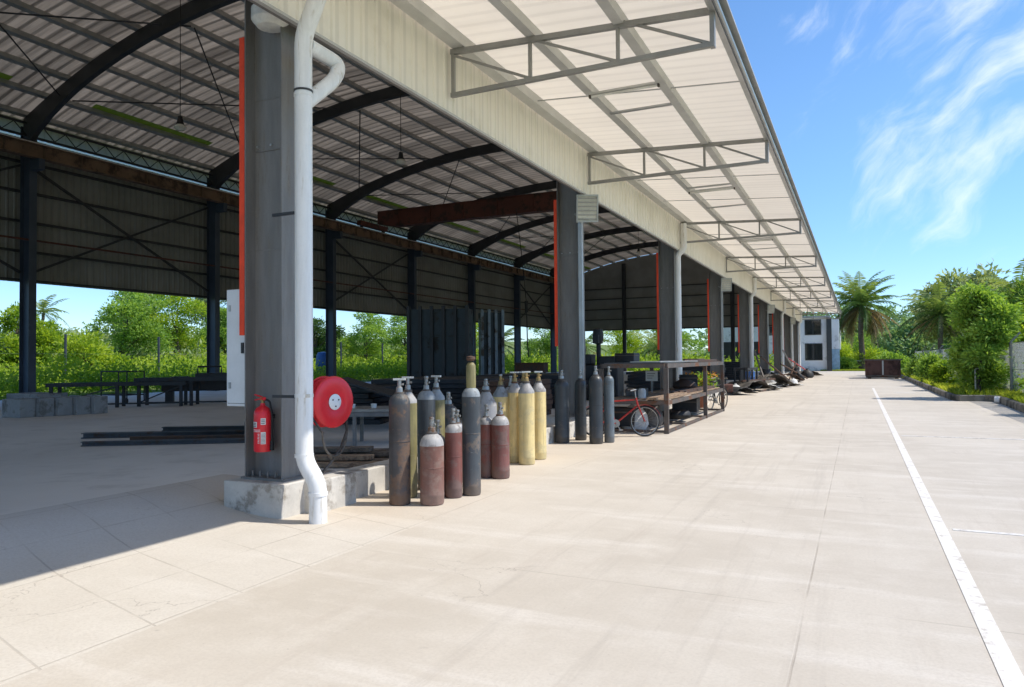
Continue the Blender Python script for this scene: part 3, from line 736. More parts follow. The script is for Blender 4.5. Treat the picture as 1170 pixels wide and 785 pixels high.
# far end wall
V = [(-30.4,81.72,4.95)]+[(-5.5,81.72,4.95)]+[(x,81.72,ztop(x)+.19) for x in np.linspace(-5.5,-30.4,20)]
mb = MB(); mb.add(V, [tuple(range(len(V)))]); mb.add([(x,y+.02,z) for x,y,z in V], [tuple(range(len(V)-1,-1,-1))])
mb.build('end_cladding', M['rear_clad'], shed)
for z in (5.0,6.2,7.4,8.6,9.8): MB().box(-30,-6.4,81.58,81.7,z,z+.09).build('girt', M['steel_dark'], shed)
for x in (-24.3,-18.2,-12.2): MB().hsec(x-.2, x+.2, 81.35, .25, .016, .012, SLAB, ztop(x)-.3).build('end_column', M['steel_dark'], shed)
# front: upper wall above the canopy, fascia under it
ribbed(-5.5, Y0, Y1, 6.3, 11.62, .3, .028).build('front_cladding', M['fascia'], shed)
ribbed(-5.42, Y0, Y1, 5.325, 6.36, .28, .022).build('fascia', M['fascia'], shed)
mb = MB(); mb.box(-5.44, -5.385, Y0, Y1, 5.29, 5.322); mb.build('fascia_trim', M['cpurlin'], shed)
mb = MB(); mb.box(-5.56, -5.47, Y0, Y1, 5.34, 5.5); mb.box(-5.56, -5.47, Y0, Y1, 6.2, 6.3); mb.build('fascia_rail', M['steel_grey'], shed)
mb = MB(); mb.box(-5.80, -5.64, Y0, Y1, 5.56, 5.8); mb.build('eaves_beam', M['steel_grey'], shed)
# canopy
def cz(x): return 6.44-.0725*(x+5.4)          # underside of the sheet
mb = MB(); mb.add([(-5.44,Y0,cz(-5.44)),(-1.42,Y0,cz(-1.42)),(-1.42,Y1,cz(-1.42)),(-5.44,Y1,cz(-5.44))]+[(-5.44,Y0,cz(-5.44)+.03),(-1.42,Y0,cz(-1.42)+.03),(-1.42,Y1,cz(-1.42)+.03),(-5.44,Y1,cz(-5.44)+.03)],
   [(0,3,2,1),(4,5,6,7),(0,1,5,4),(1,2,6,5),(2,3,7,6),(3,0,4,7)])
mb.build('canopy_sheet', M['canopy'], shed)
for x, w, d in ((-5.24,.2,.17),(-4.08,.14,.15),(-2.8,.14,.15)):
    z = cz(x); mb = MB(); mb.box(x-w/2, x+w/2, Y0, Y1, z-d, z-d+.012); mb.box(x+w/2-.014, x+w/2, Y0, Y1, z-d+.012, z-.003); mb.box(x-w/2, x-w/2+.02, Y0, Y1, z-d+.012, z-d+.035)
    mb.build('canopy_purlin', M['cpurlin'], shed)
mb = MB(); mb.box(-1.62, -1.54, Y0, Y1, cz(-1.55)-.15, cz(-1.55)-.004); mb.build('canopy_edge_beam', M['galv'], shed)
mb = MB(); mb.cyl((-1.50, Y0, 6.02), (-1.50, Y1, 6.02), .033, n=8); mb.build('edge_pipe', M['galv'], shed)
TY = [y-.2 for i, y in enumerate(FY[:-1]) if i != 2]+[81.3, 9.3]
tb = MB()
tb.bar((-5.38,0,6.22), (-1.6,0,6.03), .07, .075); tb.bar((-5.38,0,5.575), (-1.6,0,5.6), .06, .065)
tb.bar((-5.345,0,5.61), (-5.345,0,6.18), .05); tb.bar((-1.585,0,5.56), (-1.585,0,6.08), .09, .06)
for a in (-4.1, -2.82): tb.bar((a,0,5.6), (a,0,6.15), .045); tb.box(a-.012, a+.012, -.03, .03, 6.15, 6.32)
tb.box(-5.26,-5.24,-.03,.03,6.2,6.3)
for a, b in ((-5.32,-4.12),(-4.08,-2.84),(-2.8,-1.62)): tb.bar((a,0,6.16), (b,0,5.62), .035)
MB().box(-1.532, -1.412, Y0, Y1, cz(-1.47)-.03, cz(-1.47)-.012).build('eave_flashing', M['truss'], shed)
t0 = tb.build('canopy_truss', M['truss'], shed, (0, TY[0], 0))
for y in TY[1:]:
    c = copy_part(t0, (0, y, 0)); c.parent = shed
for yb in FY[:-1]:
    for f in (.32, .62):
        y = yb+9.37*f
        if abs(y-9.3) < .6: continue
        for a, b in ((-5.15,-4.15),(-4.01,-2.87),(-2.73,-1.62)):
            mb = MB(); zz = cz((a+b)/2)-.1; mb.cyl((a,y,cz(a)-.1), (b,y,cz(b)-.1), .011, n=6); mb.build('sag_rod', M['galv'], shed)
        MB().box(-4.02, -2.86, y+.7, y+.78, cz(-3.4)-.17, cz(-3.4)-.14).build('strut', M['galv'], shed)
for i, yv in enumerate((11.6, 19.6, 28.9, 38.2)):
    t = thing('strip_lamp', 'white strip lamp under the canopy '+['between the first and second trusses','between the second and third trusses','between the third and fourth trusses','between the fourth and fifth trusses'][i], 'lamp', (-3.43, yv, cz(-3.43)-.19), 0, 'strip lamps under the canopy')
    MB().cyl((-.56,0,-.03), (.56,0,-.03), .02, n=8).build('tube', M['lamp_white'], t); MB().box(-.6,.6,-.03,.03,.0,.035).build('batten', M['cpurlin'], t)
    for a in (-.585,.585): MB().box(a-.014,a+.014,-.028,.028,-.055,-.001).build('end_cap', M['rustgrey'], t)
# plinths, kerb wall along the bays
mb = MB(); V = [(-6.3,5.86),(-5.47,5.86),(-5.47,6.2),(-5.3,6.2),(-5.3,6.9),(-6.3,6.9)]
mb.add([(a,b,-.02) for a,b in V]+[(a,b,.36) for a,b in V], [(5,4,3,2,1,0),(6,7,8,9,10,11)]+[(i,(i+1)%6,6+(i+1)%6,6+i) for i in range(6)])
mb.build('plinth', M['concrete'], shed, bevel=.014)
mb = MB()
for k in range(2, len(FY)-1): mb.box(-5.76, -5.46, (6.904 if k == 2 else FY[k]+.5), FY[k+1]-.5, -.02, .32); mb.box(-6.4, -5.42, FY[k+1]-.5, FY[k+1]+.5, -.02, .36)
mb.build('kerb_wall', M['concrete'], shed, bevel=.01)
# downpipes
def sweep(pts, r, n=14):
    return MB().tube(pts, r, n)
def round_path(P, rad=.12, k=5):
    P = [Vector(p) for p in P]; out = [P[0]]
    for i in range(1, len(P)-1):
        a = (P[i-1]-P[i]); b = (P[i+1]-P[i]); t = min(rad, a.length*.45, b.length*.45); a.normalize(); b.normalize()
        p0 = P[i]+a*t; p1 = P[i]+b*t
        for j in range(k+1):
            s = j/k; out.append(p0*(1-s)**2 + P[i]*2*s*(1-s) + p1*s*s)
    return out+[P[-1]]
main = [(-4.8,5.9,6.2),(-4.95,5.9,5.55),(-5.2,5.9,5.05),(-5.2,5.9,.62),(-5.02,5.9,.4),(-5.02,5.9,.0)]
dp = sweep(round_path(main, .12), .092, 18).build('downpipe', M['pvc'], shed)
for x_, z0, r in ((-5.2,4.42,.098),(-5.2,1.28,.0965),(-5.2,.66,.098),(-5.02,.28,.1)): MB().cyl((x_,5.9,z0), (x_,5.9,z0+.035), r, n=18).build('joint_collar', M['pvc'], dp)
MB().cyl((-5.2,5.9,4.47), (-5.2,5.9,4.49), .0995, n=18).build('strap', M['steel_dark'], dp)
br = [(-5.58,5.65,5.06),(-5.2,6.45,4.95),(-4.88,6.4,4.75),(-5.2,5.9,4.3)]
br = [(-5.21,5.99,5.0),(-5.2,6.49,4.98),(-5.12,6.32,4.74),(-5.2,5.92,4.36)]
sweep(round_path(br, .15, 6), .08, 16).build('branch_pipe', M['pvc'], dp)
mb = MB()
for z in (1.27, 3.2): mb.box(-5.62, -5.22, 5.885, 5.915, z, z+.03)
mb.build('bracket', M['steel_dark'], dp)
pl = [(-5.25,0,6.2),(-5.25,0,5.35),(-5.46,0,5.15),(-5.46,0,.3)]
for k in (4, 6, 8, 9, 10):
    y = FY[k]-.3; p = MB(); p.tube(round_path([(a, 0, c) for a, b, c in pl], .1), .1, 14)
    p.build('downpipe', M['pvc'], shed, (0, y, 0))

# ------------------------------------------------------------------ overhead crane
cr = thing('overhead_crane', 'red brown travelling crane girder spanning under the shed roof', 'crane', (0, 40, 0))
mb = MB(); mb.prism([(-28.7,10.75),(-27.4,10.5),(-7.9,10.5),(-6.9,10.75),(-6.9,11.55),(-28.7,11.55)], -.3, .3)
mb.box(-28.7,-6.9,-.36,.36,11.552,11.58); mb.build('bridge_girder', M['crane_paint'], cr)
for x in (-29.3, -6.62):
    mb = MB(); mb.box(x-.17, x+.17, -1.5, 1.5, 10.55, 10.86); e = mb.build('end_carriage', M['crane_paint'], cr, bevel=.02)
    for y in (-1.2, 1.2): MB().cyl((x-.06,y,10.56), (x+.06,y,10.56), .13, n=16).build('wheel', M['steel_dark'], e)
mb = MB(); mb.box(-14.2,-13.2,-.5,-.303,10.75,11.4); mb.cyl((-14.4,-.42,10.9), (-13.0,-.42,10.9), .22, n=16); mb.build('hoist', M['blackm'], cr)
mb = MB()
for x in np.arange(-27, -8, 2.4): mb.box(x-.02, x+.02, -.345, -.302, 10.52, 11.54)
mb.build('stiffener', M['crane_paint'], cr)
# crane pendant and hanging box further back
hk = thing('hanging_crane_pendant', 'brown box hanging on a thin black cable in the rear bay', 'hoist pendant', (-15.2, 34.4, 0))
mb = MB(); mb.tube([(-.9,.1,9.6),(-.6,.08,7.2),(-.42,.04,5.6),(-.32,.0,4.7)], .02, 6); mb.cyl((-.32,0,4.7), (-.3,0,4.1), .09, n=10); mb.tube([(-.3,0,4.1),(-.27,0,2.6),(-.2,0,1.78)], .03, 6); mb.build('cable', M['black'], hk)
mb = MB(); mb.box(-.85,.75,-.3,.3,.98,1.45); mb.box(-.9,.8,-.34,.34,1.452,1.5); mb.build('box', M['rust'], hk)
mb = MB()
for a in (-.7,.6):
    for b in (-.22,.22): mb.box(a-.04,a+.04,b-.04,b+.04,SLAB,.978)
mb.build('stand', M['blackm'], hk)

# ------------------------------------------------------------------ lamps
def pendant(label, x, y, z):
    t = thing('pendant_lamp', label, 'lamp', (x, y, z), 0, 'bulb lamps hanging from the shed roof')
    zt = ztop(x)-z+.05
    MB().cyl((0,0,.36), (0,0,zt), .012, n=6).build('cord', M['black'], t)
    MB().lathe([(.0,.38),(.07,.36),(.09,.2),(.13,.1),(.0,.09)], n=16).build('housing', M['black'], t)
    MB().lathe([(.12,.098),(.17,.06),(.19,.0),(.13,-.06),(.0,-.08)], n=18).build('bulb', M['lamp_glass'], t)
pendant('bulb lamp hanging from the roof on the left, nearest of the hanging lamps', -19.05, 16.0, 9.0)
pendant('bulb lamp hanging on a long cord between the white pipe and the crane girder', -14.86, 22.0, 8.85)
pendant('small bulb lamp hanging just below the red brown crane girder', -17.4, 46.5, 9.6)
pendant('bulb lamp hanging far back near the dark end wall', -15.5, 56.0, 10.0)
def flood(label, y, k):
    t = thing('floodlight', label, 'floodlight', (-5.36, y, 4.98), 0, 'floodlights on the shed columns')
    t.rotation_euler = (.16, 0, .45)
    mb = MB(); mb.prism([(-.24,-.3),(.24,-.3),(.24,.3),(-.24,.3)], -.05, .03); mb.prism([(-.17,-.22),(.17,-.22),(.17,.22),(-.17,.22)], .032, .12); mb.build('housing', M['lamp_white'], t, bevel=.012)
    mb = MB(); mb.box(-.205,.205,-.057,-.052,-.265,.265); mb.build('lens', M['lamp_glass'], t)
    fr = MB(); fr.box(-.24,-.208,-.085,-.051,-.3,.3); fr.box(.208,.24,-.085,-.051,-.3,.3); fr.box(-.207,.207,-.085,-.051,.268,.3); fr.box(-.207,.207,-.085,-.051,-.3,-.268); fr.build('front_frame', M['galv'], t)
    mb = MB()
    for i in range(6): mb.box(-.205,.205,-.082,-.06,-.235+i*.09,-.222+i*.09, rx=-.5)
    mb.build('louvre', M['galv'], t)
    mb = MB(); mb.bar((-.05,.1,-.25), (-.24,.3,-.1), .04); mb.build('bracket', M['galv'], t)
    return t
def conduit(y): MB().box(-5.615,-5.53,y-.09,y-.01,.38,4.75).build('conduit', M['galv'], shed)
fl = ['large louvred floodlight on the second column, nearest of the column floodlights','louvred floodlight on the fourth column from the front','floodlight on the sixth column from the front','farthest floodlight, on the eighth column from the front']
for j, k in enumerate((3,5,7,9)): flood(fl[j], FY[k]-.35, k); conduit(FY[k]-.16)
t = thing('floodlight', 'small floodlight housing at the very top of the frame on the first column', 'floodlight', (-5.75, 6.0, 5.3), 0, 'floodlights on the shed columns')
mb = MB(); mb.lathe([(.0,.0),(.14,.01),(.2,.08),(.2,.2),(.0,.21)], n=18); mb.build('housing', M['lamp_white'], t)
MB().box(-.06,.06,.05,.18,.08,.14).build('bracket', M['galv'], t)

# ------------------------------------------------------------------ on the first column
t = thing('fire_extinguisher', 'red fire extinguisher with white labels hanging on the first grey column', 'fire extinguisher', (-5.9, 6.035, .67))
MB().lathe([(.0,0),(.088,.004),(.095,.02),(.095,.40),(.09,.44),(.07,.475),(.035,.498),(.026,.51),(.026,.53),(.0,.53)], n=28).build('body', M['red_gloss'], t)
v = MB(); v.cyl((0,0,.528), (0,0,.575), .02, n=12); v.box(-.02,.02,-.02,.02,.555,.6); v = v.build('valve', M['brass'], t)
mb = MB(); mb.box(-.012,.012,-.115,.03,.6,.612, rx=-.28); mb.box(-.012,.012,-.11,.02,.572,.583, rx=.1); mb.cyl((.02,-.01,.58), (.045,-.02,.58), .018, n=10); mb.build('handle', M['red_gloss'], v)
mb = MB(); mb.tube(round_path([(.02,0,.57),(.1,.0,.56),(.118,.02,.4),(.112,.02,.12)], .05), .011, 8); mb.cyl((.112,.02,.12), (.112,.02,.02), .018, .024, n=10); mb.build('hose', M['black'], t)
def patch(a0, a1, z0, z1, r=.0962, n=6):
    m2 = MB(); V = []
    for i in range(n+1):
        a = a0+(a1-a0)*i/n; V += [(r*math.sin(a), -r*math.cos(a), z0), (r*math.sin(a), -r*math.cos(a), z1)]
    m2.add(V, [(2*i, 2*i+2, 2*i+3, 2*i+1) for i in range(n)], True); return m2
patch(.55,1.1,.3,.37).build('label', M['label'], t); patch(.55,1.1,.09,.22).build('label', M['label'], t); patch(-.7,.1,.27,.33).build('label', M['label'], t)
for i in range(8): patch(.6,1.05,.1+i*.014,.105+i*.014,.0968).build('printed_line', M['ink'], t)
for i in range(3): patch(.6,1.0,.312+i*.018,.32+i*.018,.0968).build('printed_line', M['ink'], t)
for i in range(3): patch(-.62+i*.04,.0,.278+i*.017,.287+i*.017,.0968).build('printed_line', M['ink'], t)
mb = MB()
for i in range(7): q = patch(.18+.02*(i % 3),.42-.02*(i % 2),.1+i*.016,.107+i*.016,.0966); mb.add(q.v, q.f)
for i in range(2): q = patch(-.6,.5,.24-i*.018,.247-i*.018,.0966); mb.add(q.v, q.f)
mb.build('printed_text', M['label'], t)
mb = MB(); mb.box(-.05,.05,.096,.138,.36,.4); mb.box(-.02,.02,.095,.138,.1,.14); mb.build('bracket', M['steel_dark'], t)

t = thing('hose_reel', 'big red fire hose reel with white hub behind the white downpipe', 'hose reel', (-5.5, 6.74, 1.18), math.radians(-9))
dsk = MB(); R_ = .3
dsk.lathe([(.0,.012),(R_*.3,.012),(R_*.34,.02),(R_*.9,.02),(R_*.97,.012),(R_,.0),(R_*.97,-.012),(.05,-.012)], n=44, axis='x'); dsk.build('front_disc', M['red_gloss'], t)
MB().lathe([(.05,-.155),(R_*.97,-.155),(R_,-.165),(R_*.97,-.175),(.05,-.175)], n=40, axis='x').build('back_disc', M['red_gloss'], t)
mb = MB()
for i in range(4): mb.lathe([(R_*.9+.016*math.cos(a), -.03-i*.03+.016*math.sin(a)) for a in np.linspace(0,2*PI,9)], n=36, axis='x')
mb.build('wound_hose', M['red_gloss'], t)
MB().lathe([(.0,.034),(.08,.032),(.092,.024),(.092,.0205)], n=28, axis='x').build('hub', M['white_box'], t)
mb = MB()
for a in (.5,2.6,4.7): mb.cyl((.033,.05*math.cos(a),.05*math.sin(a)), (.041,.05*math.cos(a),.05*math.sin(a)), .009, n=8)
mb.build('hub_bolt', M['steel_dark'], t)
hp = [(-.1,.25,-.2)]+[(-.02+.01*i, .24*math.cos(a)-.02, -.3-.32*abs(math.sin(a))) for i, a in enumerate(np.linspace(0.1,PI-.1,14))]+[(-.08,-.24,-.18)]
MB().tube(hp, .013, 8).build('hose_loop', M['tarp'], t)
MB().tube([(-.06,.24,-.16),(.0,.2,-.35),(.0,.1,-.55),(.0,-.05,-.7),(-.02,-.16,-.8)], .015, 8).build('nozzle_hose', M['tarp'], t)
mb = MB(); mb.box(-.3,-.23,-.4,.06,-.03,.03); mb.build('bracket', M['red_gloss'], t)

t = thing('switch_cabinet', 'tall narrow white electrical cabinet fixed to the inner side of the first column', 'cabinet', (-6.37, 6.3, 1.15))
MB().box(-.16,.15,-.18,.16,0,1.33).build('case', M['white_box'], t, bevel=.008)
mb = MB(); mb.box(-.172,-.161,-.14,.12,.06,1.27); mb.build('door', M['white_box'], t)
for z in (.2,1.08): MB().box(-.12,-.09,-.19,-.1805,z,z+.07).build('hinge', M['galv'], t)
MB().box(.08,.11,-.2,-.1805,.6,.72).build('latch', M['steel_dark'], t)
mb = MB(); mb.box(-.14,.13,-.1835,-.1803,.03,.036); mb.build('door_seam', M['steel_grey'], t)
mb = MB(); mb.box(-.182,-.173,-.1,-.02,.35,.75); mb.build('panel_window', M['frame_dark'], t)
MB().tube([(.0,0,1.331),(.0,0,4.1)], .025, 8).build('cable_pipe', M['galv'], t)

# ------------------------------------------------------------------ gas cylinders
GRP = 'gas cylinders standing beside the shed'
def gas(label, x, y, h, r, body, shoulder, cap=None, z0=.004, cone=False, handle=False, rz=0):
    """h = height to the top of the valve"""
    t = thing('gas_cylinder', label, 'gas cylinder', (x, y, z0), rz, GRP)
    hb = h-.17; sh = hb-(1.5 if cone else 1.15)*r
    mb = MB(); mb.lathe([(0,.012),(r*.82,.0),(r*.95,.008),(r,.03),(r,.1),(r*1.012,.105),(r*1.012,.13),(r,.135),(r,sh)], n=30)
    mb.build('body', G[body], t)
    if not cone: MB().lathe([(r+.0005,sh*.62),(r+.0022,sh*.62+.003),(r+.0022,sh*.62+.012),(r+.0005,sh*.62+.015)], n=30).build('weld_ring', G[body], t)
    MB().lathe([(r*.36,hb-.035),(r*.46,hb-.03),(r*.46,hb-.006),(r*.36,hb-.002)], n=20).build('neck_ring', M['rustgrey'], t)
    if cone: pr = [(r,sh),(r*.97,sh+.04),(r*.62,sh+.85*r),(r*.36,sh+1.3*r),(r*.3,hb)]
    else: pr = [(r,sh),(r*.985,sh+.2*r),(r*.9,sh+.5*r),(r*.72,sh+.78*r),(r*.45,sh+.97*r),(r*.34,sh+1.03*r),(r*.33,hb)]
    MB().lathe(pr, n=30).build('shoulder', G[shoulder], t)
    if cap == 'guard':
        MB().lathe([(r*.5,hb-.03),(r*.54,hb+.02),(r*.52,hb+.25),(r*.36,hb+.28),(0,hb+.305)], n=20).build('valve_guard', G['olive'], t)
        MB().lathe([(0,hb+.306),(r*.36,hb+.307),(r*.5,hb+.33),(r*.46,hb+.36),(0,hb+.37)], n=16).build('guard_cap', M['rust'], t)
    else:
        mb = MB(); mb.lathe([(r*.34,hb-.004),(r*.3,hb+.05),(r*.2,hb+.06),(r*.2,hb+.13),(0,hb+.13)], n=16); mb.cyl((0,0,hb+.085), (.05,0,hb+.085), .014, n=10)
        v = mb.build('valve', M['steel_bare' if body != 'yellow' else 'brass'], t)
        if handle: mb = MB(); mb.box(-.07,.07,-.018,.018,hb+.132,hb+.155); mb.cyl((0,0,hb+.12), (0,0,hb+.135), .012, n=8); mb.build('handwheel', M['lamp_white'], v)
        else: MB().lathe([(0,hb+.131),(.026,hb+.133),(.03,hb+.145),(.026,hb+.165),(0,hb+.17)], n=12).build('handwheel', M['steel_bare'], v)
    return t
gas('tall worn black cylinder with rusty foot, leftmost of the gas cylinders', -4.78, 7.02, 1.46, .122, 'black_rust', 'slate', handle=True, rz=.4)
gas('tall olive yellow cylinder half hidden behind the leftmost worn black one', -4.93, 7.42, 1.47, .11, 'olive', 'dusty', handle=True, cone=True, rz=.3)
gas('dark slate cylinder standing directly behind the short pale rusty one', -5.02, 7.98, 1.45, .115, 'slate', 'dustyb', handle=False)
gas('yellowish cylinder with T handle peeping out behind the dark slate one', -5.14, 8.42, 1.46, .115, 'olive', 'dustyb', handle=True, cone=True)
gas('short fat pale rust red cylinder with dusty shoulder, nearest to the camera', -4.44, 7.17, 1.0, .138, 'rust', 'dusty')
gas('short red brown cylinder almost hidden behind the fat pale rusty one', -4.62, 7.6, .93, .1, 'redbrown', 'dusty')
gas('slim short red brown cylinder left of the tall slate one with the valve guard', -4.42, 7.63, 1.07, .103, 'redbrown', 'dusty')
gas('small grey topped cylinder showing only its valve behind the slim red brown one', -4.92, 8.6, .98, .1, 'redbrown', 'tankgrey')
gas('tall slate cylinder topped by a yellow valve guard, standing out in front', -4.3, 7.86, 1.5, .113, 'slate', 'dustyb', cap='guard')
gas('thin red brown cylinder squeezed beside the tall slate one with the valve guard', -4.74, 9.1, 1.03, .1, 'redbrown', 'dusty')
gas('short dark red brown cylinder in front of the yellow group', -4.53, 9.12, 1.06, .128, 'redbrown', 'dusty')
gas('front yellow cylinder with pale conical shoulder, nearest of the yellow group', -4.74, 10.48, 1.48, .128, 'yellow', 'dusty', cone=True, handle=True, rz=.5)
gas('yellow cylinder just left of the front one in the yellow group', -5.0, 10.6, 1.47, .12, 'yellow', 'dusty', cone=True, handle=True, rz=.3)
gas('rightmost yellow cylinder with open brass coloured valve', -4.8, 11.1, 1.47, .125, 'yellow', 'dusty', cone=True, handle=True, rz=.8)
gas('leftmost yellow cylinder, behind the short dark red brown one', -5.2, 10.5, 1.42, .13, 'yellow', 'dustyb', cone=True)
gas('yellow cylinder at the back of the yellow group, only its valve showing', -5.13, 11.22, 1.46, .115, 'yellow', 'dusty', cone=True, handle=True)
gas('grey shouldered cylinder hidden deep behind the yellow group', -5.32, 11.12, 1.38, .11, 'slate', 'tankgrey')
gas('fat pale grey tank with conical top behind the short red brown cylinders', -5.22, 10.02, 1.36, .17, 'tankgrey', 'dusty', cone=True)
gas('dark rounded tank standing back between the two groups of tall cylinders', -5.28, 8.98, 1.2, .15, 'slate', 'slate')
gas('fat charcoal cylinder with rusty foot, leftmost of the four dark ones by the second column', -5.3, 13.42, 1.44, .143, 'charcoal', 'charcoal')
gas('slim black cylinder standing between two fatter dark ones by the second column', -5.13, 14.02, 1.43, .118, 'charcoal', 'charcoal')
gas('charcoal cylinder standing in front among the four by the second column', -4.64, 13.55, 1.52, .135, 'charcoal', 'charcoal')
gas('blue grey cylinder, rightmost of the four by the second column', -4.46, 13.82, 1.5, .1, 'bluegrey', 'bluegrey')

# ------------------------------------------------------------------ steel rack by the second bay
t = thing('steel_rack', 'long two tier steel rack of grey rusty box section standing by the third column', 'rack', (0,0,0))
x0, x1, ya, yb = -5.28, -3.8, 15.82, 23.1
fr = MB()
for z, h in ((1.44,.1),(.63,.09),(.02,.06)):
    for x in (x0, x1): fr.box(x-.03, x+.03, ya+.035, yb-.035, z, z+h)
    for y in (ya, yb): fr.box(x0+.034, x1-.034, y-.03, y+.03, z+.002, z+h-.002)
    for y in (18.0, 20.4): fr.box(x0+.034, x1-.034, y-.025, y+.025, z+.004, z+h-.01)
fr.build('frame', M['rustgrey'], t)
for x in (x0, x1):
    for y in (ya, 20.3, yb): MB().box(x-.05, x+.05, y-.034, y+.034, .004, 1.43 if y != 20.3 else 1.435).build('leg', M['rustgrey'], t)
mb = MB(); mb.box(x0+.05, x1-.04, ya+.05, 19.5, 1.545, 1.56); mb.build('top_sheet', M['greyplate'], t)
mb = MB(); mb.box(x0+.05, x1-.05, 19.55, yb-.05, 1.545, 1.565); mb.build('top_sheet', M['rust'], t)
mb = MB()
for i in range(7): mb.box(x0+.06+i*.2, x0+.22+i*.2, ya+.05, yb-.05, .723, .745)
mb.build('shelf_board', M['plank'], t)
def stuff_box(name, label, cat, loc, dims, m, rz=0, bevel=.01, detail=None):
    tt = thing(name, label, cat, loc, rz)
    w, d, h = dims; MB().box(-w/2, w/2, -d/2, d/2, 0, h).build('body', m, tt, bevel=bevel)
    if detail: detail(tt, w, d, h)
    return tt
def plank(name, label, a, b, w, h, m, group=None, cat='plank'):
    mb = MB(); mb.bar(a, b, w, h); o = mb.build(name, m, bevel=.004); return tag(o, label, cat, group)
plank('steel_plate', 'thin bright grey sheet lying on the near end of the rack top', (-4.3,15.95,1.576), (-4.1,19.1,1.576), .7, .024, M['galv'], None, 'plate')
plank('pipe', 'rusty pipe lying along the far end of the rack top', (-4.0,18.6,1.59), (-3.95,22.9,1.59), .05, .05, M['rust'], None, 'pipe')
plank('plank', 'pale plank lying on the middle shelf of the rack', (-4.1,15.7,.772), (-4.0,18.4,.772), .22, .05, M['plank'], None)
plank('plank', 'rusty edged board lying on the far half of the rack shelf', (-4.4,19.3,.772), (-4.2,22.8,.772), .3, .05, M['rust'], None)
# dark machine behind the rack top
t = thing('drill_machine', 'dark upright workshop machine silhouetted behind the rack', 'machine', (-8.4, 24.6, SLAB))
mb = MB(); mb.box(-.9,.9,-.4,.4,0,1.25); mb.box(-.75,-.1,-.3,.3,1.25,1.62); mb.box(.2,.8,-.3,.3,1.25,1.55); mb.build('bed', M['blackm'], t, bevel=.05)
mb = MB(); mb.cyl((.1,0,1.25), (.1,0,2.5), .08); mb.lathe([(0,1.95),(.16,2.0),(.2,2.2),(.17,2.5),(0,2.56)], (.1,-.05,0), n=14); mb.box(-.0,.2,-.35,-.1,2.0,2.3); mb.build('head', M['blackm'], t)
t = thing('notice_board', 'small pale notice card on a post under the rack top', 'notice', (-5.0, 19.2, 0))
mb = MB(); mb.box(-.16,.16,-.01,.01,1.05,1.32); mb.build('card', M['label'], t); MB().box(-.012,.012,.011,.03,.0,1.3).build('post', M['galv'], t)
mb = MB()
for i in range(3): mb.box(-.12,.1-.04*i,-.013,-.0105,1.24-i*.06,1.255-i*.06)
mb.build('print', M['ink'], t)
# flower pot
t = thing('potted_plant', 'potted plant with orange and yellow flowers at the far end of the rack', 'plant', (-4.75, 24.6, .004))
MB().lathe([(0,0),(.17,0),(.22,.4),(.24,.41),(.22,.43),(.0,.4)], n=20).build('pot', M['terracotta'], t)
V, ti = crown_quads([(0,0,.72,.38),(.2,.1,.82,.3),(-.2,-.1,.8,.28)], 700, .12); quads('foliage', V, ti, L['mid'], t)
V, ti = crown_quads([(0,0,.8,.42),(.25,.1,.9,.33),(-.25,-.1,.85,.3)], 420, .09); quads('flower', V, ti, M['flower'], t)
for i, (lb, x, y, z, w, d, h, m) in enumerate((
    ('dark toolbox standing on the rack top above the first leg', -4.9, 16.6, 1.563, .5, .3, .22, 'blackm'),
    ('flat rusty block lying on the rack top above the middle leg', -4.2, 20.8, 1.568, .45, .6, .07, 'rust'),
    ('black crate under the rack behind the red bicycle', -5.0, 15.98 + .5, .1, .7, .5, .42, 'blackm'),
    ('dark box under the far half of the rack', -4.6, 21.6, .1, .7, 1.0, .38, 'blackm'),
    ('grey steel offcut block on the near end of the rack shelf', -4.9, 17.4, .748, .5, .7, .18, 'greyplate'),
    ('dark motor casing on the far end of the rack shelf', -4.7, 22.4, .748, .5, .6, .4, 'blackm'))):
    tt = stuff_box('crate' if 'crate' in lb or 'box' in lb else 'steel_block', lb, 'box' if 'box' in lb or 'crate' in lb else 'block', (x, y, z), (w, d, h), M[m], .1*i-.2, .012)
    mb = MB(); mb.box(-w/2-.008,w/2+.008,-d/2-.008,d/2+.008,h*.72,h*.8); mb.build('band', M['rustgrey'], tt)
for i in range(4):
    plank('pipe', ['rusty pipe nearest the driveway in the bundle on the rack shelf','second rusty pipe of the bundle on the rack shelf','third rusty pipe of the bundle on the rack shelf','rusty pipe farthest back in the bundle on the rack shelf'][i], (-4.05-.09*i, 18.9-.3*i, .775+.012*(i % 2)), (-3.98-.1*i, 22.7+.15*i, .775), .055, .055, M['rust'], 'pipes on the rack shelf', 'pipe')
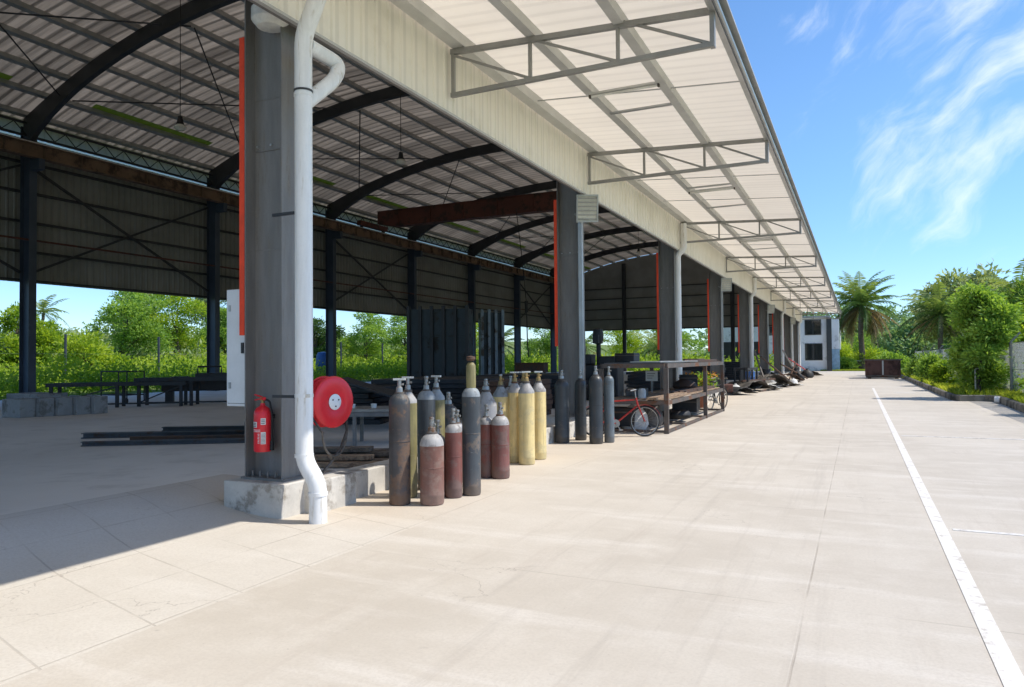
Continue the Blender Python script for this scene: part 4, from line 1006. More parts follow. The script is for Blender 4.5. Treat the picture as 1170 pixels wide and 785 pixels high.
# things lying on and under the rack
def tyre(label, x, y, z, r, rw, flat=True, group=None, tilt=0):
    t = thing('tyre', label, 'tyre', (x, y, z), random.random()*3, group)
    prof = [(r-rw*.9+rw*math.cos(a)*.9, rw+rw*math.sin(a)) for a in np.linspace(0,2*PI,13)]
    mb = MB(); mb.lathe(prof, n=30); mb.build('tread', M['black'], t); t.rotation_euler.y = tilt
    return t
tyre('black tyre lying under the middle of the rack', -4.3, 19.0, .08, .36, .11)
mb = MB(); mb.lathe([(0,0),(.3,.02),(.36,.1),(.3,.2),(.12,.3),(0,.31)], n=16)
tag(mb.build('coiled_hose', M['rust'], loc=(-4.55, 21.2, .75)), 'brown coil of hose heaped on the rack shelf behind the middle leg', 'hose')
for i, (lb, x, y, s, m) in enumerate((('white plastic sack under the near end of the rack', -4.75, 16.6, .34, 'sack'), ('grey sack slumped under the rack beside the white one', -4.6, 17.5, .32, 'tarp'))):
    mb = MB(); mb.lathe([(0,0),(s*.8,.0),(s,.12),(s*.9,.34),(s*.5,.52),(s*.16,.58),(s*.2,.66),(0,.66)], n=14); tag(mb.build('sack', M[m], loc=(x,y,.004)), lb, 'sack')
mb = MB(); mb.lathe([(.0,0),(.09,0),(.09,.18),(.06,.22),(0,.22)], n=14); tag(mb.build('jar', M['sack'], loc=(-4.5,16.4,.748)), 'small pale jar standing on the near rack shelf', 'jar')

# ------------------------------------------------------------------ bicycles
def bicycle(label, x, y, rz, frame_m, group=None, steer=.0, basket=False):
    t = thing('bicycle', label, 'bicycle', (x, y, .004), rz, group); R = .325; wb = 1.04
    def wheel(px, ang):
        tilt = Matrix.Rotation(ang, 3, 'Z')
        def place(mb): mb.v = [tuple(tilt @ Vector(p) + Vector((px,0,R))) for p in mb.v]; return mb
        mb = MB(); mb.lathe([(R-.02+.02*math.cos(a), .02*math.sin(a)) for a in np.linspace(0,2*PI,9)], n=36, axis='y'); w = place(mb).build('wheel', M['black'], t)
        mb = MB(); mb.lathe([(R-.045,-.012),(R-.032,-.014),(R-.032,.014),(R-.045,.012),(R-.045,-.012)], n=36, axis='y'); place(mb).build('rim', M['steel_bare'], w)
        mb = MB()
        for k in range(18):
            a = 2*PI*k/18; mb.cyl((.02*math.cos(a+.9),.02*(-1)**k,.02*math.sin(a+.9)), ((R-.04)*math.cos(a),0,(R-.04)*math.sin(a)), .0022, n=4, caps=False)
        mb.cyl((0,-.045,0),(0,.045,0), .022, n=10); place(mb).build('spokes', M['steel_bare'], w)
    wheel(0, 0); wheel(wb, steer)
    bb = (.43,0,.28); st = (.3,0,.74); hd = (.86,0,.82); hb = (.9,0,.66)
    mb = MB()
    for a, b, r in ((bb,st,.016),(st,(hd[0],0,.78),.016),(bb,hb,.019),(hd,hb,.02)): mb.cyl(a, b, r, n=10)
    for s in (-.05,.05): mb.cyl((0,s,R), (bb[0],s*.6,bb[2]), .011, n=8); mb.cyl((0,s,R), (st[0],s*.4,st[2]-.03), .01, n=8); mb.tube([(hb[0],s*.5,hb[2]),(.95,s,.55),(wb,s,R)], .012, 8)
    mb.build('frame', frame_m, t)
    for px in (0, wb):
        mb = MB()
        pts = [(px+(R+.02)*math.cos(a),0,R+(R+.02)*math.sin(a)) for a in np.linspace(.3,2.6,12)]
        for i in range(11): mb.bar(pts[i], pts[i+1], .06, .006, up=(pts[i][0]-px,0,pts[i][2]-R))
        mb.build('mudguard', frame_m, t)
    mb = MB(); mb.cyl((hd[0],0,.8), (.84,0,.96), .014); mb.tube([(.72,-.28,.98),(.84,-.2,1.0),(.84,0,.96),(.84,.2,1.0),(.72,.28,.98)], .012, 8); mb.build('handlebar', M['steel_bare'], t)
    mb = MB(); mb.cyl((.3,0,.72), (.27,0,.86), .014); mb.build('seat_post', M['steel_bare'], t)
    mb = MB(); mb.lathe([(0,0),(.09,.0),(.11,.03),(.08,.06),(0,.065)], (.25,0,.86), n=14); mb.box(.3,.42,-.025,.025,.885,.92); mb.build('saddle', M['black'], t)
    mb = MB(); mb.cyl((bb[0],-.03,bb[2]), (bb[0],.03,bb[2]), .085, n=18); mb.bar((bb[0],-.05,bb[2]), (.53,-.05,.15), .02); mb.bar((bb[0],.05,bb[2]), (.33,.05,.41), .02); mb.box(.49,.57,-.15,-.06,.14,.165); mb.box(.29,.37,.06,.15,.4,.425); mb.build('crankset', M['steel_bare'], t)
    if basket: mb = MB(); mb.box(.9,1.2,-.17,.17,.72,.95); mb.build('basket', M['bike_red'], t)
    return t
bicycle('red bicycle with its front wheel in front of the near end of the rack', -5.06, 14.72, math.radians(22), M['bike_red'], steer=.12)
bicycle('black bicycle leaning behind the far end of the steel rack', -4.25, 23.45, math.radians(76), M['black'])

def bench(label, x, y, rz, w, d, h, rollers=0):
    t = thing('trestle_bench', label, 'bench', (x, y, SLAB), rz)
    mb = MB(); mb.box(-w/2,w/2,-d/2,-d/2+.08,h-.12,h); mb.box(-w/2,w/2,d/2-.08,d/2,h-.12,h)
    for i in range(int(w/.4)): mb.cyl((-w/2+.2+i*.4,-d/2+.08,h-.05), (-w/2+.2+i*.4,d/2-.08,h-.05), .04, n=8)
    mb.build('top_frame', M['blackm'], t)
    for a in (-w/2+.15, 0, w/2-.15):
        for b in (-d/2+.04, d/2-.04): MB().box(a-.05,a+.05,b-.04,b+.04,0,h-.121).build('leg', M['blackm'], t)
    mb = MB(); mb.bar((-w/2+.2,-d/2+.04,.12), (w/2-.2,-d/2+.04,.12), .05); mb.bar((-w/2+.2,-d/2+.04,.15), (-.05,-d/2+.04,h-.15), .04); mb.build('brace', M['blackm'], t)
    return t
# ------------------------------------------------------------------ stored material inside the shed
PL = 'planks stacked on the floor behind the hose reel'
lum = [((-7.6,7.9),(-6.0,8.5),.24,0,'timber'),((-7.7,8.3),(-5.95,8.9),.26,0,'timber'),((-7.5,7.6),(-5.9,8.2),.2,0,'plank'),((-7.65,8.0),(-6.05,8.75),.24,1,'timber'),((-7.5,8.35),(-6.2,9.0),.22,1,'timber'),((-7.3,7.8),(-6.1,8.3),.2,1,'plank'),((-7.4,8.1),(-6.3,8.55),.25,2,'timber')]
lbs = ['weathered plank at the bottom back of the pile behind the hose reel','weathered plank farthest back in the bottom layer behind the hose reel','brown plank at the front of the bottom layer behind the hose reel','grey plank lying across the second layer of the pile','short grey plank at the back of the second layer','brown plank at the front of the second layer','top grey plank of the pile behind the hose reel']
for (a, b, w, lv, m), lb in zip(lum, lbs):
    z = SLAB+.035+lv*.075; plank('plank', lb, (*a, z), (*b, z+.01), w, .06, M[m], PL)
t = thing('work_table', 'grey steel work table behind the hose reel with things on it', 'table', (-7.9, 10.5, SLAB), math.radians(28))
MB().box(-1.1,1.1,-.45,.45,.58,.63).build('tabletop', M['steel_bare'], t, bevel=.006)
for a in (-1.0,-.1,1.0):
    for b in (-.38,.38): MB().box(a-.03,a+.03,b-.03,b+.03,0,.579).build('leg', M['steel_grey'], t)
mb = MB(); mb.box(-1.05,1.05,-.43,-.39,.5,.578); mb.build('apron', M['steel_grey'], t)
for i, (dx, lb) in enumerate(((-.25,'left small pale cup on the grey work table'), (.12,'right small pale cup on the grey work table'))):
    mb = MB(); mb.lathe([(0,0),(.045,0),(.055,.07),(.05,.07),(0,.02)], n=14); tag(mb.build('cup', M['lamp_white'], loc=(-7.9+dx*.88+.1, 10.45+dx*.47, SLAB+.631)), lb, 'cup')
def sheets(label, x, y, w, d, h, rz, m, tilt=0):
    mb = MB(); n = max(3, int(h/.12))
    for i in range(n):
        ox, oy = random.uniform(-.08,.08), random.uniform(-.12,.12); mb.box(-w/2+ox, w/2+ox, -d/2+oy, d/2+oy, i*h/n+.004, (i+1)*h/n-.012, rz=random.uniform(-.04,.04))
    o = mb.build('steel_sheet_stack', M[m], loc=(x,y,SLAB)); o.rotation_euler = (0,tilt,rz); return tag(o, label, 'steel stack')
sheets('dark stack of steel sheets behind the work table', -11.6, 14.6, 2.6, 3.0, .85, .3, 'blackm')
sheets('dark stack of plates behind the middle of the first group of cylinders', -10.2, 17.6, 3.2, 3.4, .98, .25, 'blackm')
sheets('brown layered stack of boards behind the fat charcoal cylinder', -7.9, 16.6, 1.3, 2.4, .95, .1, 'rust')
sheets('low dark stack of plates under the tall steel panels', -13.6, 24.2, 5.0, 2.0, .8, .25, 'blackm')
sheets('dark stack of plates behind the second column', -9.4, 21.4, 2.6, 3.4, 1.0, .15, 'blackm')
for i, (a, b, lb) in enumerate((((-9.9,12.4,1.28),(-8.2,13.3,.66),'dark steel plate leaning down from the stack behind the work table'),((-10.4,13.0,1.2),(-8.6,14.0,.75),'second dark plate leaning beside the first behind the work table'))):
    plank('leaning_plate', lb, a, b, 1.3, .05, M['blackm'], None, 'plate')
# beams on the floor at left
BG = 'steel sections lying on the shed floor'
def ibeam(label, a, b, h, w, m):
    a, b = Vector(a), Vector(b); mb = MB(); up = Vector((0,0,1))
    mb.bar(a-up*(h/2-.008), b-up*(h/2-.008), w, .016); mb.bar(a+up*(h/2-.008), b+up*(h/2-.008), w, .016); mb.bar(a, b, .012, h-.033)
    return tag(mb.build('steel_beam', M[m]), label, 'steel beam', BG)
ibeam('long steel beam at the front of the pile on the shed floor', (-12.3,8.3,SLAB+.045), (-9.8,9.9,SLAB+.045), .08, .12, 'beam')
ibeam('longest steel beam with a bluish top lying at the back of the pile', (-13.6,9.2,SLAB+.055), (-10.0,11.4,SLAB+.055), .1, .2, 'beam')
ibeam('short rusty beam in the middle of the floor pile', (-12.0,9.0,SLAB+.06), (-9.7,10.3,SLAB+.06), .11, .1, 'rust')
ibeam('dark beam lying on top of the others in the floor pile', (-12.0,9.7,SLAB+.19), (-9.6,11.0,SLAB+.19), .08, .13, 'blackm')
mb = MB()
for i in range(5): mb.lathe([(.24+.03*math.cos(a), i*.06+.03*math.sin(a)) for a in np.linspace(0,2*PI,9)], n=26, axis='y')
tag(mb.build('wire_coil', M['blackm'], loc=(-10.1,10.15,SLAB+.28)), 'dark coil lying at the column end of the beam pile', 'coil')
# concrete blocks
BKG = 'concrete blocks on the shed floor'
bl = ['leftmost concrete block of the low row on the shed floor','second concrete block from the left in the low row','middle concrete block of the low row','fourth concrete block from the left in the low row','rightmost concrete block of the low row']
for i in range(5):
    x, y = -20.75+i*.14, 12.2+i*.43; mb = MB(); mb.box(-.4,.4,-.21,.21,0,.5); mb.box(-.2,.2,-.03,.03,.501,.54)
    o = mb.build('concrete_block', M['block'], loc=(x,y,SLAB), bevel=.015); o.rotation_euler.z = .33-1.57+1.25; tag(o, bl[i], 'block', BKG)
for i, (x, y, lb) in enumerate(((-25.6,13.2,'concrete block behind the row, at the left edge'),(-24.2,14.8,'darker concrete block behind the low row by the rear column'))):
    mb = MB(); mb.box(-.8,.8,-.5,.5,0,.5); mb.box(-.3,.3,-.05,.05,.501,.53); tag(mb.build('concrete_block', M['block'], loc=(x,y,SLAB), bevel=.015), lb, 'block', BKG)
# dark benches and machine at the rear left
bench('long dark roller bench standing nearest the concrete blocks', -22.2, 16.3, math.radians(38), 4.2, .8, .82)
bench('dark roller bench standing in front of the dark machine at the left', -20.6, 17.9, math.radians(35), 3.6, .9, .95)
t = thing('guillotine_machine', 'big dark metalworking machine silhouetted left of the white cabinet', 'machine', (-21.6, 19.6, SLAB), math.radians(46))
mb = MB(); mb.box(-1.7,1.7,-.4,.4,.42,.8); mb.box(-.6,1.65,-.32,.32,.8,1.06); mb.box(-1.4,-.8,-.25,.25,.8,.95); mb.build('body', M['blackm'], t, bevel=.04)
for a in (-1.45,1.45): MB().box(a-.13,a+.13,-.35,.35,0,.419).build('leg', M['blackm'], t)
mb = MB(); mb.tube([(-.5,-.3,1.06),(-.5,-.3,1.3),(.3,-.3,1.3),(.3,-.3,1.06)], .035, 8); mb.build('guard_rail', M['blackm'], t)
t = thing('trolley', 'small dark wire trolley standing beyond the roller bench', 'trolley', (-24.4, 18.0, SLAB))
mb = MB()
for z in (.3,1.15): mb.tube([(-.7,-.35,z),(.7,-.35,z),(.7,.35,z),(-.7,.35,z),(-.7,-.35,z)], .025, 6)
for a in (-.7,.7):
    for b in (-.35,.35): mb.cyl((a,b,.1), (a,b,1.15), .025, n=6)
mb.build('frame', M['blackm'], t)
for a in (-.65,.65): MB().cyl((a,-.38,.1), (a,-.32,.1), .1, n=14).build('wheel', M['black'], t)
# tall steel panels
def panel(label, x, y, rz, w, d, h, nr, m, mr):
    t = thing('steel_panel_stack', label, 'steel panels', (x, y, SLAB), rz)
    MB().box(-w/2,w/2,-d/2,d/2,0,h).build('panel', M[m], t)
    for i in range(nr):
        a = -w/2+w*(i+.02)/(nr-1)*.98; MB().box(a-.06,a+.06,-d/2-.13,-d/2-.002,0,h+.12).build('rib', M[mr], t)
    mb = MB()
    for z in (h*.35,h*.68): mb.box(-w/2,w/2,-d/2-.05,-d/2-.003,z,z+.04)
    mb.build('cross_rail', M[m], t)
M['panelblue'] = mat('dark_blue_steel', (.035,.05,.06), .5, .1, .2, 1.5, (.04,.035,.03), .3, 1.5)
M['panelpale'] = mat('pale_blue_steel', (.2,.25,.29), .5, .1, .2, 1.5, (.1,.08,.06), .3, 1.5)
panel('wide dark blue stack of tall steel panels standing in the middle of the shed', -15.55, 25.9, math.radians(16), 2.5, .9, 3.55, 6, 'panelblue', 'steel_dark')
panel('narrow pale ribbed steel panels standing right of the wide dark stack', -14.8, 28.9, math.radians(40), .95, .7, 3.55, 4, 'panelblue', 'panelpale')

# ------------------------------------------------------------------ jumble along the far bays
SC = 'scrap lying along the far bays of the shed'
def bent_sheet(label, x, y, rz, w, l, hgt, m, curl=1.2):
    n = 14; V = []
    for j in range(6):
        for i in range(n):
            s = i/(n-1); zz = .62*hgt*math.sin(PI*(.08+.84*s))*(1-.1*j/5)+.03*math.sin(i*2.1+j); V.append((.8*w*(s-.5)+.05*math.sin(j*1.7+i), l*(j/5-.5), max(.006, zz)))
    F = [(j*n+i, j*n+i+1, (j+1)*n+i+1, (j+1)*n+i) for j in range(5) for i in range(n-1)]
    mb = MB(); mb.add(V, F, True); o = mb.build('bent_sheet', M[m], loc=(x,y,.004), ang=70); o.rotation_euler.z = rz
    sm = o.modifiers.new('thick', 'SOLIDIFY'); sm.thickness = .02
    return tag(o, label, 'sheet', SC)
bent_sheet('dark curled sheet lying at the near end of the scrap heap', -5.0, 37.6, .9, 2.4, 1.6, .85, 'tarp')
bent_sheet('lower grey curled sheet lying in front of the dark curled one', -4.45, 38.6, .7, 2.0, 1.3, .5, 'galv')
bent_sheet('big humped brown tarpaulin beyond the curled sheets', -4.6, 43.0, .5, 2.6, 2.2, 1.15, 'tarp')
bent_sheet('pale flat crumpled sheet lying on the sunlit concrete edge', -3.95, 44.5, 1.0, 2.2, 1.6, .3, 'sack')
bent_sheet('rusty bent plate in the middle of the scrap', -4.4, 52.0, .3, 2.4, 2.0, .9, 'rust')
bent_sheet('farthest curled sheet beside the white building', -4.2, 66.0, .6, 2.6, 2.6, .8, 'tarp')
bench('dark low bench standing in the shade at the near end of the scrap heap', -5.15, 38.4, math.radians(86), 2.6, .7, .95)
for i, (lb, a, b, w, h, m) in enumerate((
  ('rusty angle bar lying across the curled sheets', (-5.2,37.2,.5), (-3.9,39.6,.55), .09, .09, 'rust'),
  ('grey channel bar lying on the sunlit edge of the scrap', (-4.3,36.6,.06), (-3.7,39.9,.06), .12, .08, 'rustgrey'),
  ('short rusty offcut lying in front of the pale crumpled sheet', (-3.7,43.2,.05), (-3.5,44.6,.05), .14, .08, 'rust'),
  ('dark steel bar leaning against the fifth column', (-4.6,42.4,.05), (-5.35,43.4,2.1), .08, .08, 'rustgrey'),
  ('long grey bar lying along the far scrap', (-3.8,48.0,.06), (-3.5,54.5,.06), .12, .1, 'rustgrey'),
  ('rusty frame bar sticking up from the far scrap', (-4.4,54.6,.1), (-4.1,56.6,1.3), .08, .08, 'rust'))):
    plank('steel_bar', lb, a, b, w, h, M[m], SC, 'steel bar')
def sack(label, x, y, s, m):
    mb = MB(); mb.lathe([(0,0),(s*.8,.0),(s,.25*s),(s*.9,.8*s),(s*.5,1.2*s),(s*.15,1.35*s),(s*.2,1.5*s),(0,1.5*s)], n=14); return tag(mb.build('sack', M[m], loc=(x,y,.004)), label, 'sack', SC)
sack('white sack beside the foot of the fourth column', -5.2, 35.2, .3, 'sack'); sack('pale blue sack in the dark behind the fifth column', -5.3, 38.6, .32, 'label'); sack('small white sack at the sunlit end of the scrap', -3.6, 47.5, .26, 'label'); sack('white sack on the far side of the brown tarpaulin', -4.9, 48.2, .34, 'sack')
sack('black sack at the far end of the scrap in front of the white wall', -3.7, 62.5, .5, 'black'); sack('pale sack in the shade left of the grey curled sheet', -5.9, 36.6, .3, 'sack')
for i, (lb, a, b, m) in enumerate((
  ('rusty pole leaning over the scrap near the sixth column', (-5.4,47.0,1.7), (-3.9,49.5,.1), 'rust'),
  ('long rusty pole lying low across the far scrap', (-4.8,53.0,1.2), (-3.4,57.5,.1), 'rust'),
  ('red pole leaning on the far scrap by the white building', (-4.9,60.0,1.6), (-3.4,66.0,.12), 'bike_red'),
  ('pale pole leaning on the far scrap', (-4.2,60.5,.1), (-5.1,58.0,2.2), 'pole_wood'),
  ('dark pipe lying in front of the humped tarpaulin', (-4.2,40.0,.1), (-3.6,43.5,.1), 'blackm'))):
    mb = MB(); mb.cyl(a, b, .055, n=8); tag(mb.build('pole', M[m]), lb, 'pole', SC)
for i, (lb, x, y, m) in enumerate((('blue grey plastic drum in the shade between the fourth and fifth columns', -5.35, 41.2, 'blue_drum'), ('dark drum standing at the sixth column', -5.5, 50.5, 'blackm'), ('black drum in front of the far white wall', -4.3, 58.8, 'black'))):
    mb = MB(); mb.lathe([(0,0),(.28,0),(.29,.02),(.29,.28),(.305,.3),(.29,.32),(.29,.58),(.305,.6),(.29,.62),(.29,.88),(.27,.9),(0,.885)], n=20); tag(mb.build('drum', M[m], loc=(x,y,.004)), lb, 'drum', SC)
tyre('black tyre lying between the scrap sheets', -4.9, 40.6, .0, .45, .13); tyre('black tyre propped on the far scrap', -3.9, 56.0, .25, .45, .13, tilt=.9)
for i, (lb, x, y) in enumerate((('dark red machine housing beside the fifth column foot', -5.35, 45.8), ('dark red machine housing among the far scrap', -4.7, 63.2), ('dark red motor block near the potted plant', -5.3, 33.0))):
    t = thing('engine_block', lb, 'engine', (x, y, .004), .3*i, SC)
    MB().box(-.28,.28,-.2,.2,.12,.5).build('casing', M['crane_paint'], t, bevel=.05); mb = MB(); mb.cyl((-.36,0,.32), (-.285,0,.32), .15); mb.cyl((.0,0,.503), (.0,0,.75), .04); mb.build('flywheel', M['blackm'], t); mb = MB(); mb.box(-.3,.3,-.18,-.12,0,.118); mb.box(-.3,.3,.12,.18,0,.118); mb.build('skid', M['blackm'], t)
sheets('dark stack of plates in the fourth bay behind the poles', -8.0, 32.0, 2.2, 4.0, .9, .1, 'blackm'); sheets('dark stack of plates in the fifth bay', -8.2, 42.0, 2.4, 5.0, 1.1, .05, 'blackm'); sheets('dark stack of plates in the sixth bay', -8.2, 52.0, 2.4, 5.0, 1.2, .05, 'blackm')
bent_sheet('dark bent sheet inside the sixth column', -5.9, 55.5, .2, 1.6, 3, 1.0, 'blackm'); bent_sheet('dark bent sheet lying in the shade of the fourth bay', -5.0, 33.9, .6, 1.5, 1.8, .55, 'blackm')

# ------------------------------------------------------------------ white building, dumpster
M['side_panel'] = mat('pale_blue_panel', (.3,.45,.58), .5)
t = thing('white_building', 'white two storey building with dark windows at the far end of the driveway', 'building', (0, 93, 0))
mb = MB(); mb.box(-15.6,-3.1,0,14,0,6.3); mb.build('wall', M['bldg'], t)
MB().box(-15.8,-2.9,-.25,14.2,6.302,6.5).build('roof', M['galv'], t)
MB().box(-3.3,-2.75,-.5,-.02,0,6.25).build('corner_pier', M['frame_dark'], t)
mb = MB(); mb.box(-3.098,-2.0,.5,12,2.6,6.1); mb.build('side_wing', M['bldg'], t); MB().box(-3.098,-1.95,.5,.7,0,2.597).build('side_panel', M['side_panel'], t)
for x0_, x1_, z0_, z1_ in ((-5.6,-3.95,4.35,6.0),(-5.6,-3.85,1.35,3.2),(-13.2,-11.6,4.4,6.0),(-9.6,-8.2,4.4,6.0)):
    f = MB(); f.box(x0_-.08,x1_+.08,-.05,-.003,z0_-.08,z0_); f.box(x0_-.08,x1_+.08,-.05,-.003,z1_,z1_+.08); f.box(x0_-.08,x0_,-.05,-.003,z0_,z1_); f.box(x1_,x1_+.08,-.05,-.003,z0_,z1_); f.box((x0_+x1_)/2-.03,(x0_+x1_)/2+.03,-.045,-.003,z0_,z1_)
    w = f.build('window', M['frame_dark'], t); MB().box(x0_+.002,x1_-.002,-.03,-.004,z0_+.002,z1_-.002).build('pane', M['glass'], w)
mb = MB(); mb.box(-15.2,-10.5,-.06,-.003,0,3.6); mb.build('dark_garage_opening', M['steel_dark'], t)  # dark sheet on the wall stands in for the shade inside the open garage
t = thing('dumpster', 'low brown steel rubbish skip standing in the middle of the far driveway', 'dumpster', (1.63, 61.2, 0))
mb = MB(); mb.box(-1.17,1.17,-.95,.95,.22,1.36); mb.build('body', M['dumpster'], t)
mb = MB(); mb.box(-1.27,1.27,-1.04,-.96,1.361,1.45); mb.box(-1.27,1.27,.96,1.04,1.361,1.45); mb.box(-1.27,-1.16,-.96,.96,1.361,1.45); mb.box(1.16,1.27,-.96,.96,1.361,1.45); mb.build('rim', M['rustgrey'], t)
for a in (-1.0,.0,1.0):
    MB().box(a-.05,a+.05,-1.01,-.953,.3,1.355).build('rib' if a else 'centre_post', M['dumpster' if a else 'galv'], t)
mb = MB(); mb.box(-1.12,1.12,-.9,-.8,.08,.218); mb.box(-1.12,1.12,.8,.9,.08,.218); mb.box(-1.18,1.18,-1.0,-.955,.2,.27); mb.build('skid', M['rustgrey'], t)
for a in (-.9,.9): MB().box(a-.12,a+.12,-.88,-.7,.002,.079).build('foot', M['rust'], t)
t = thing('shelter_hut', 'small brown wooden shelter by the lawn left of the brown skip', 'hut', (-.6, 99.0, 0))
mb = MB(); mb.box(-.8,.8,-.3,.3,.5,1.1); mb.build('body', M['rust'], t)
for a in (-.7,.7): MB().box(a-.08,a+.08,-.25,.25,0,.498).build('leg', M['rust'], t)
MB().box(-.95,.95,-.45,.45,1.102,1.2).build('roof', M['galv'], t)

# ------------------------------------------------------------------ fences
def chain_mat():
    m, nt, n, l = newmat('chain_link'); P = N(nt, 'ShaderNodeNewGeometry').outputs['Position']
    sx = N(nt, 'ShaderNodeSeparateXYZ'); l.new(P, sx.inputs[0]); h = math_(nt, 'ADD', sx.outputs[0], sx.outputs[1]); fac = None
    for s in (1, -1):
        q = math_(nt, 'PINGPONG', math_(nt, 'ADD', math_(nt, 'ADD', h, math_(nt, 'MULTIPLY', sx.outputs[2], s)), 500), .045)
        f = math_(nt, 'LESS_THAN', q, .012); fac = f if fac is None else math_(nt, 'MAXIMUM', fac, f)
    b = N(nt, 'ShaderNodeBsdfPrincipled'); b.inputs['Base Color'].default_value = (.7,.72,.73,1); b.inputs['Metallic'].default_value = .3; b.inputs['Roughness'].default_value = .5
    t = N(nt, 'ShaderNodeBsdfTransparent'); mx = N(nt, 'ShaderNodeMixShader'); o = N(nt, 'ShaderNodeOutputMaterial')
    tl = N(nt, 'ShaderNodeBsdfTranslucent'); tl.inputs[0].default_value = (.7,.72,.74,1); m2 = N(nt, 'ShaderNodeMixShader'); m2.inputs[0].default_value = .5
    l.new(b.outputs[0], m2.inputs[1]); l.new(tl.outputs[0], m2.inputs[2])
    l.new(fac, mx.inputs[0]); l.new(t.outputs[0], mx.inputs[1]); l.new(m2.outputs[0], mx.inputs[2]); l.new(mx.outputs[0], o.inputs[0])
    return m
CH = chain_mat()
t = thing('chain_link_fence', 'grey chain link fence with angled post tops behind the verge on the right', 'fence')
fp = [(5.1,y) for y in (16,20,24,28,32.2,36.4,41,46,52,58,65,73,82)]
for x, y in fp:
    mb = MB(); mb.cyl((x,y,0), (x,y,2.15), .05, n=8); mb.tube([(x,y,2.15),(x+.3,y,2.5)], .04, 8); mb.build('post', M['pole_wood'], t)
for (xa, ya_), (xb, yb_) in zip(fp, fp[1:]):
    mb = MB(); mb.add([(xa+.05,ya_,.15),(xb+.05,yb_,.15),(xb+.05,yb_,2.12),(xa+.05,ya_,2.12)], [(0,1,2,3)]); mb.build('mesh_panel', CH, t)
mb = MB()
for z in (.2, 1.15, 2.1): mb.cyl((5.11,16,z), (5.11,82,z), .012, n=5)
mb.build('wire', M['galv'], t)
t = thing('boundary_fence', 'line of thin grey fence posts and wires in the weeds behind the shed', 'fence')
for y in range(-4, 92, 6): mb = MB(); mb.cyl((-40,y,0), (-40,y,3.3), .075, n=6); mb.build('post', M['steel_blue'], t)
mb = MB()
for z in (.8,1.5,2.2): mb.cyl((-40,-4,z), (-40,86,z), .005, n=4)
mb.build('wire', M['steel_blue'], t)
t = thing('pipe_stub', 'thin grey pipe with bent top standing in front of the big bushy tree', 'pipe', (4.0, 32.5, .1))
MB().tube(round_path([(0,0,0),(0,0,1.05),(.22,0,1.1)], .06), .03, 8).build('pipe', M['galv'], t)
mb = MB(); mb.cyl((4.22,29.75,.13), (4.36,29.7,.13), .12, n=14); tag(mb.build('drain_pipe_end', M['pvc']), 'short white pipe end sticking out at the jog of the kerb', 'pipe')
t = thing('utility_pole', 'pale street lamp pole with curved arm on the slope behind the shed', 'pole', (-56, 60, float(terrain_z(-56,60))))
MB().tube(round_path([(0,0,0),(0,0,6.6),(1.6,.3,7.4)], .8), .12, 8).build('pole', M['pole_wood'], t); MB().box(1.3,2.0,.2,.42,7.3,7.42).build('lamp_head', M['lamp_white'], t)
t = thing('board_hut', 'small weathered board hut seen through the rear opening right of the tall panels', 'hut', (-36.5, 61, 0), .5)
mb = MB()
for i in range(14): mb.box(-2+i*.286, -2+i*.286+.26, -.02+.01*(i % 2), .02+.01*(i % 2), 0, 2.2+.05*(i % 3))
mb.build('board_wall', M['hutwood'], t); mb = MB(); mb.box(-2.2,2.2,-.2,2.4,2.32,2.38, rx=.08); mb.build('roof', M['galv'], t); mb = MB(); mb.box(-2,-1.95,.03,2.2,0,2.25); mb.box(1.95,2,.03,2.2,0,2.25); mb.build('side_wall', M['hutwood'], t)
for i, (x, y, lb) in enumerate(((-37.4,44.6,'blue plastic barrel in the weeds right of the rear column'), (-38.2,41.6,'blue plastic barrel in the weeds left of the rear column'))):
    mb = MB(); mb.lathe([(0,0),(.5,0),(.56,.3),(.58,.9),(.52,1.5),(.4,1.75),(0,1.8)], n=20); tag(mb.build('barrel', M['blue_drum'], loc=(x,y,.6)), lb, 'barrel', 'blue barrels behind the shed')

# ================================================================== VEGETATION
undergrowth('undergrowth', 'bright green weeds and creepers covering the ground behind the shed', -56, -33.5, 2, 60, terrain_z, .5, 2.1, 90000, .25, 'bright', 'weeds')
undergrowth('undergrowth', 'green weeds and grass behind the far half of the shed', -60, -33.5, 60, 118, terrain_z, .5, 2.6, 34000, .36, 'bright', 'weeds')
undergrowth('undergrowth', 'tall weeds and shoots beyond the far end wall of the shed', -33.5, -9, 86, 122, terrain_z, .4, 2.3, 20000, .5, 'bright', 'weeds')
undergrowth('undergrowth', 'pale weeds on the slope behind the shed', -92, -55, 10, 130, terrain_z, .4, 2.2, 36000, .6, 'dusty', 'weeds')
undergrowth('undergrowth', 'weeds and creepers growing through the chain link fence', 5.6, 9.5, 20, 84, lambda x, y: 0*x, .4, 1.4, 26000, .22, 'mid', 'weeds')
TG = 'trees behind the shed'
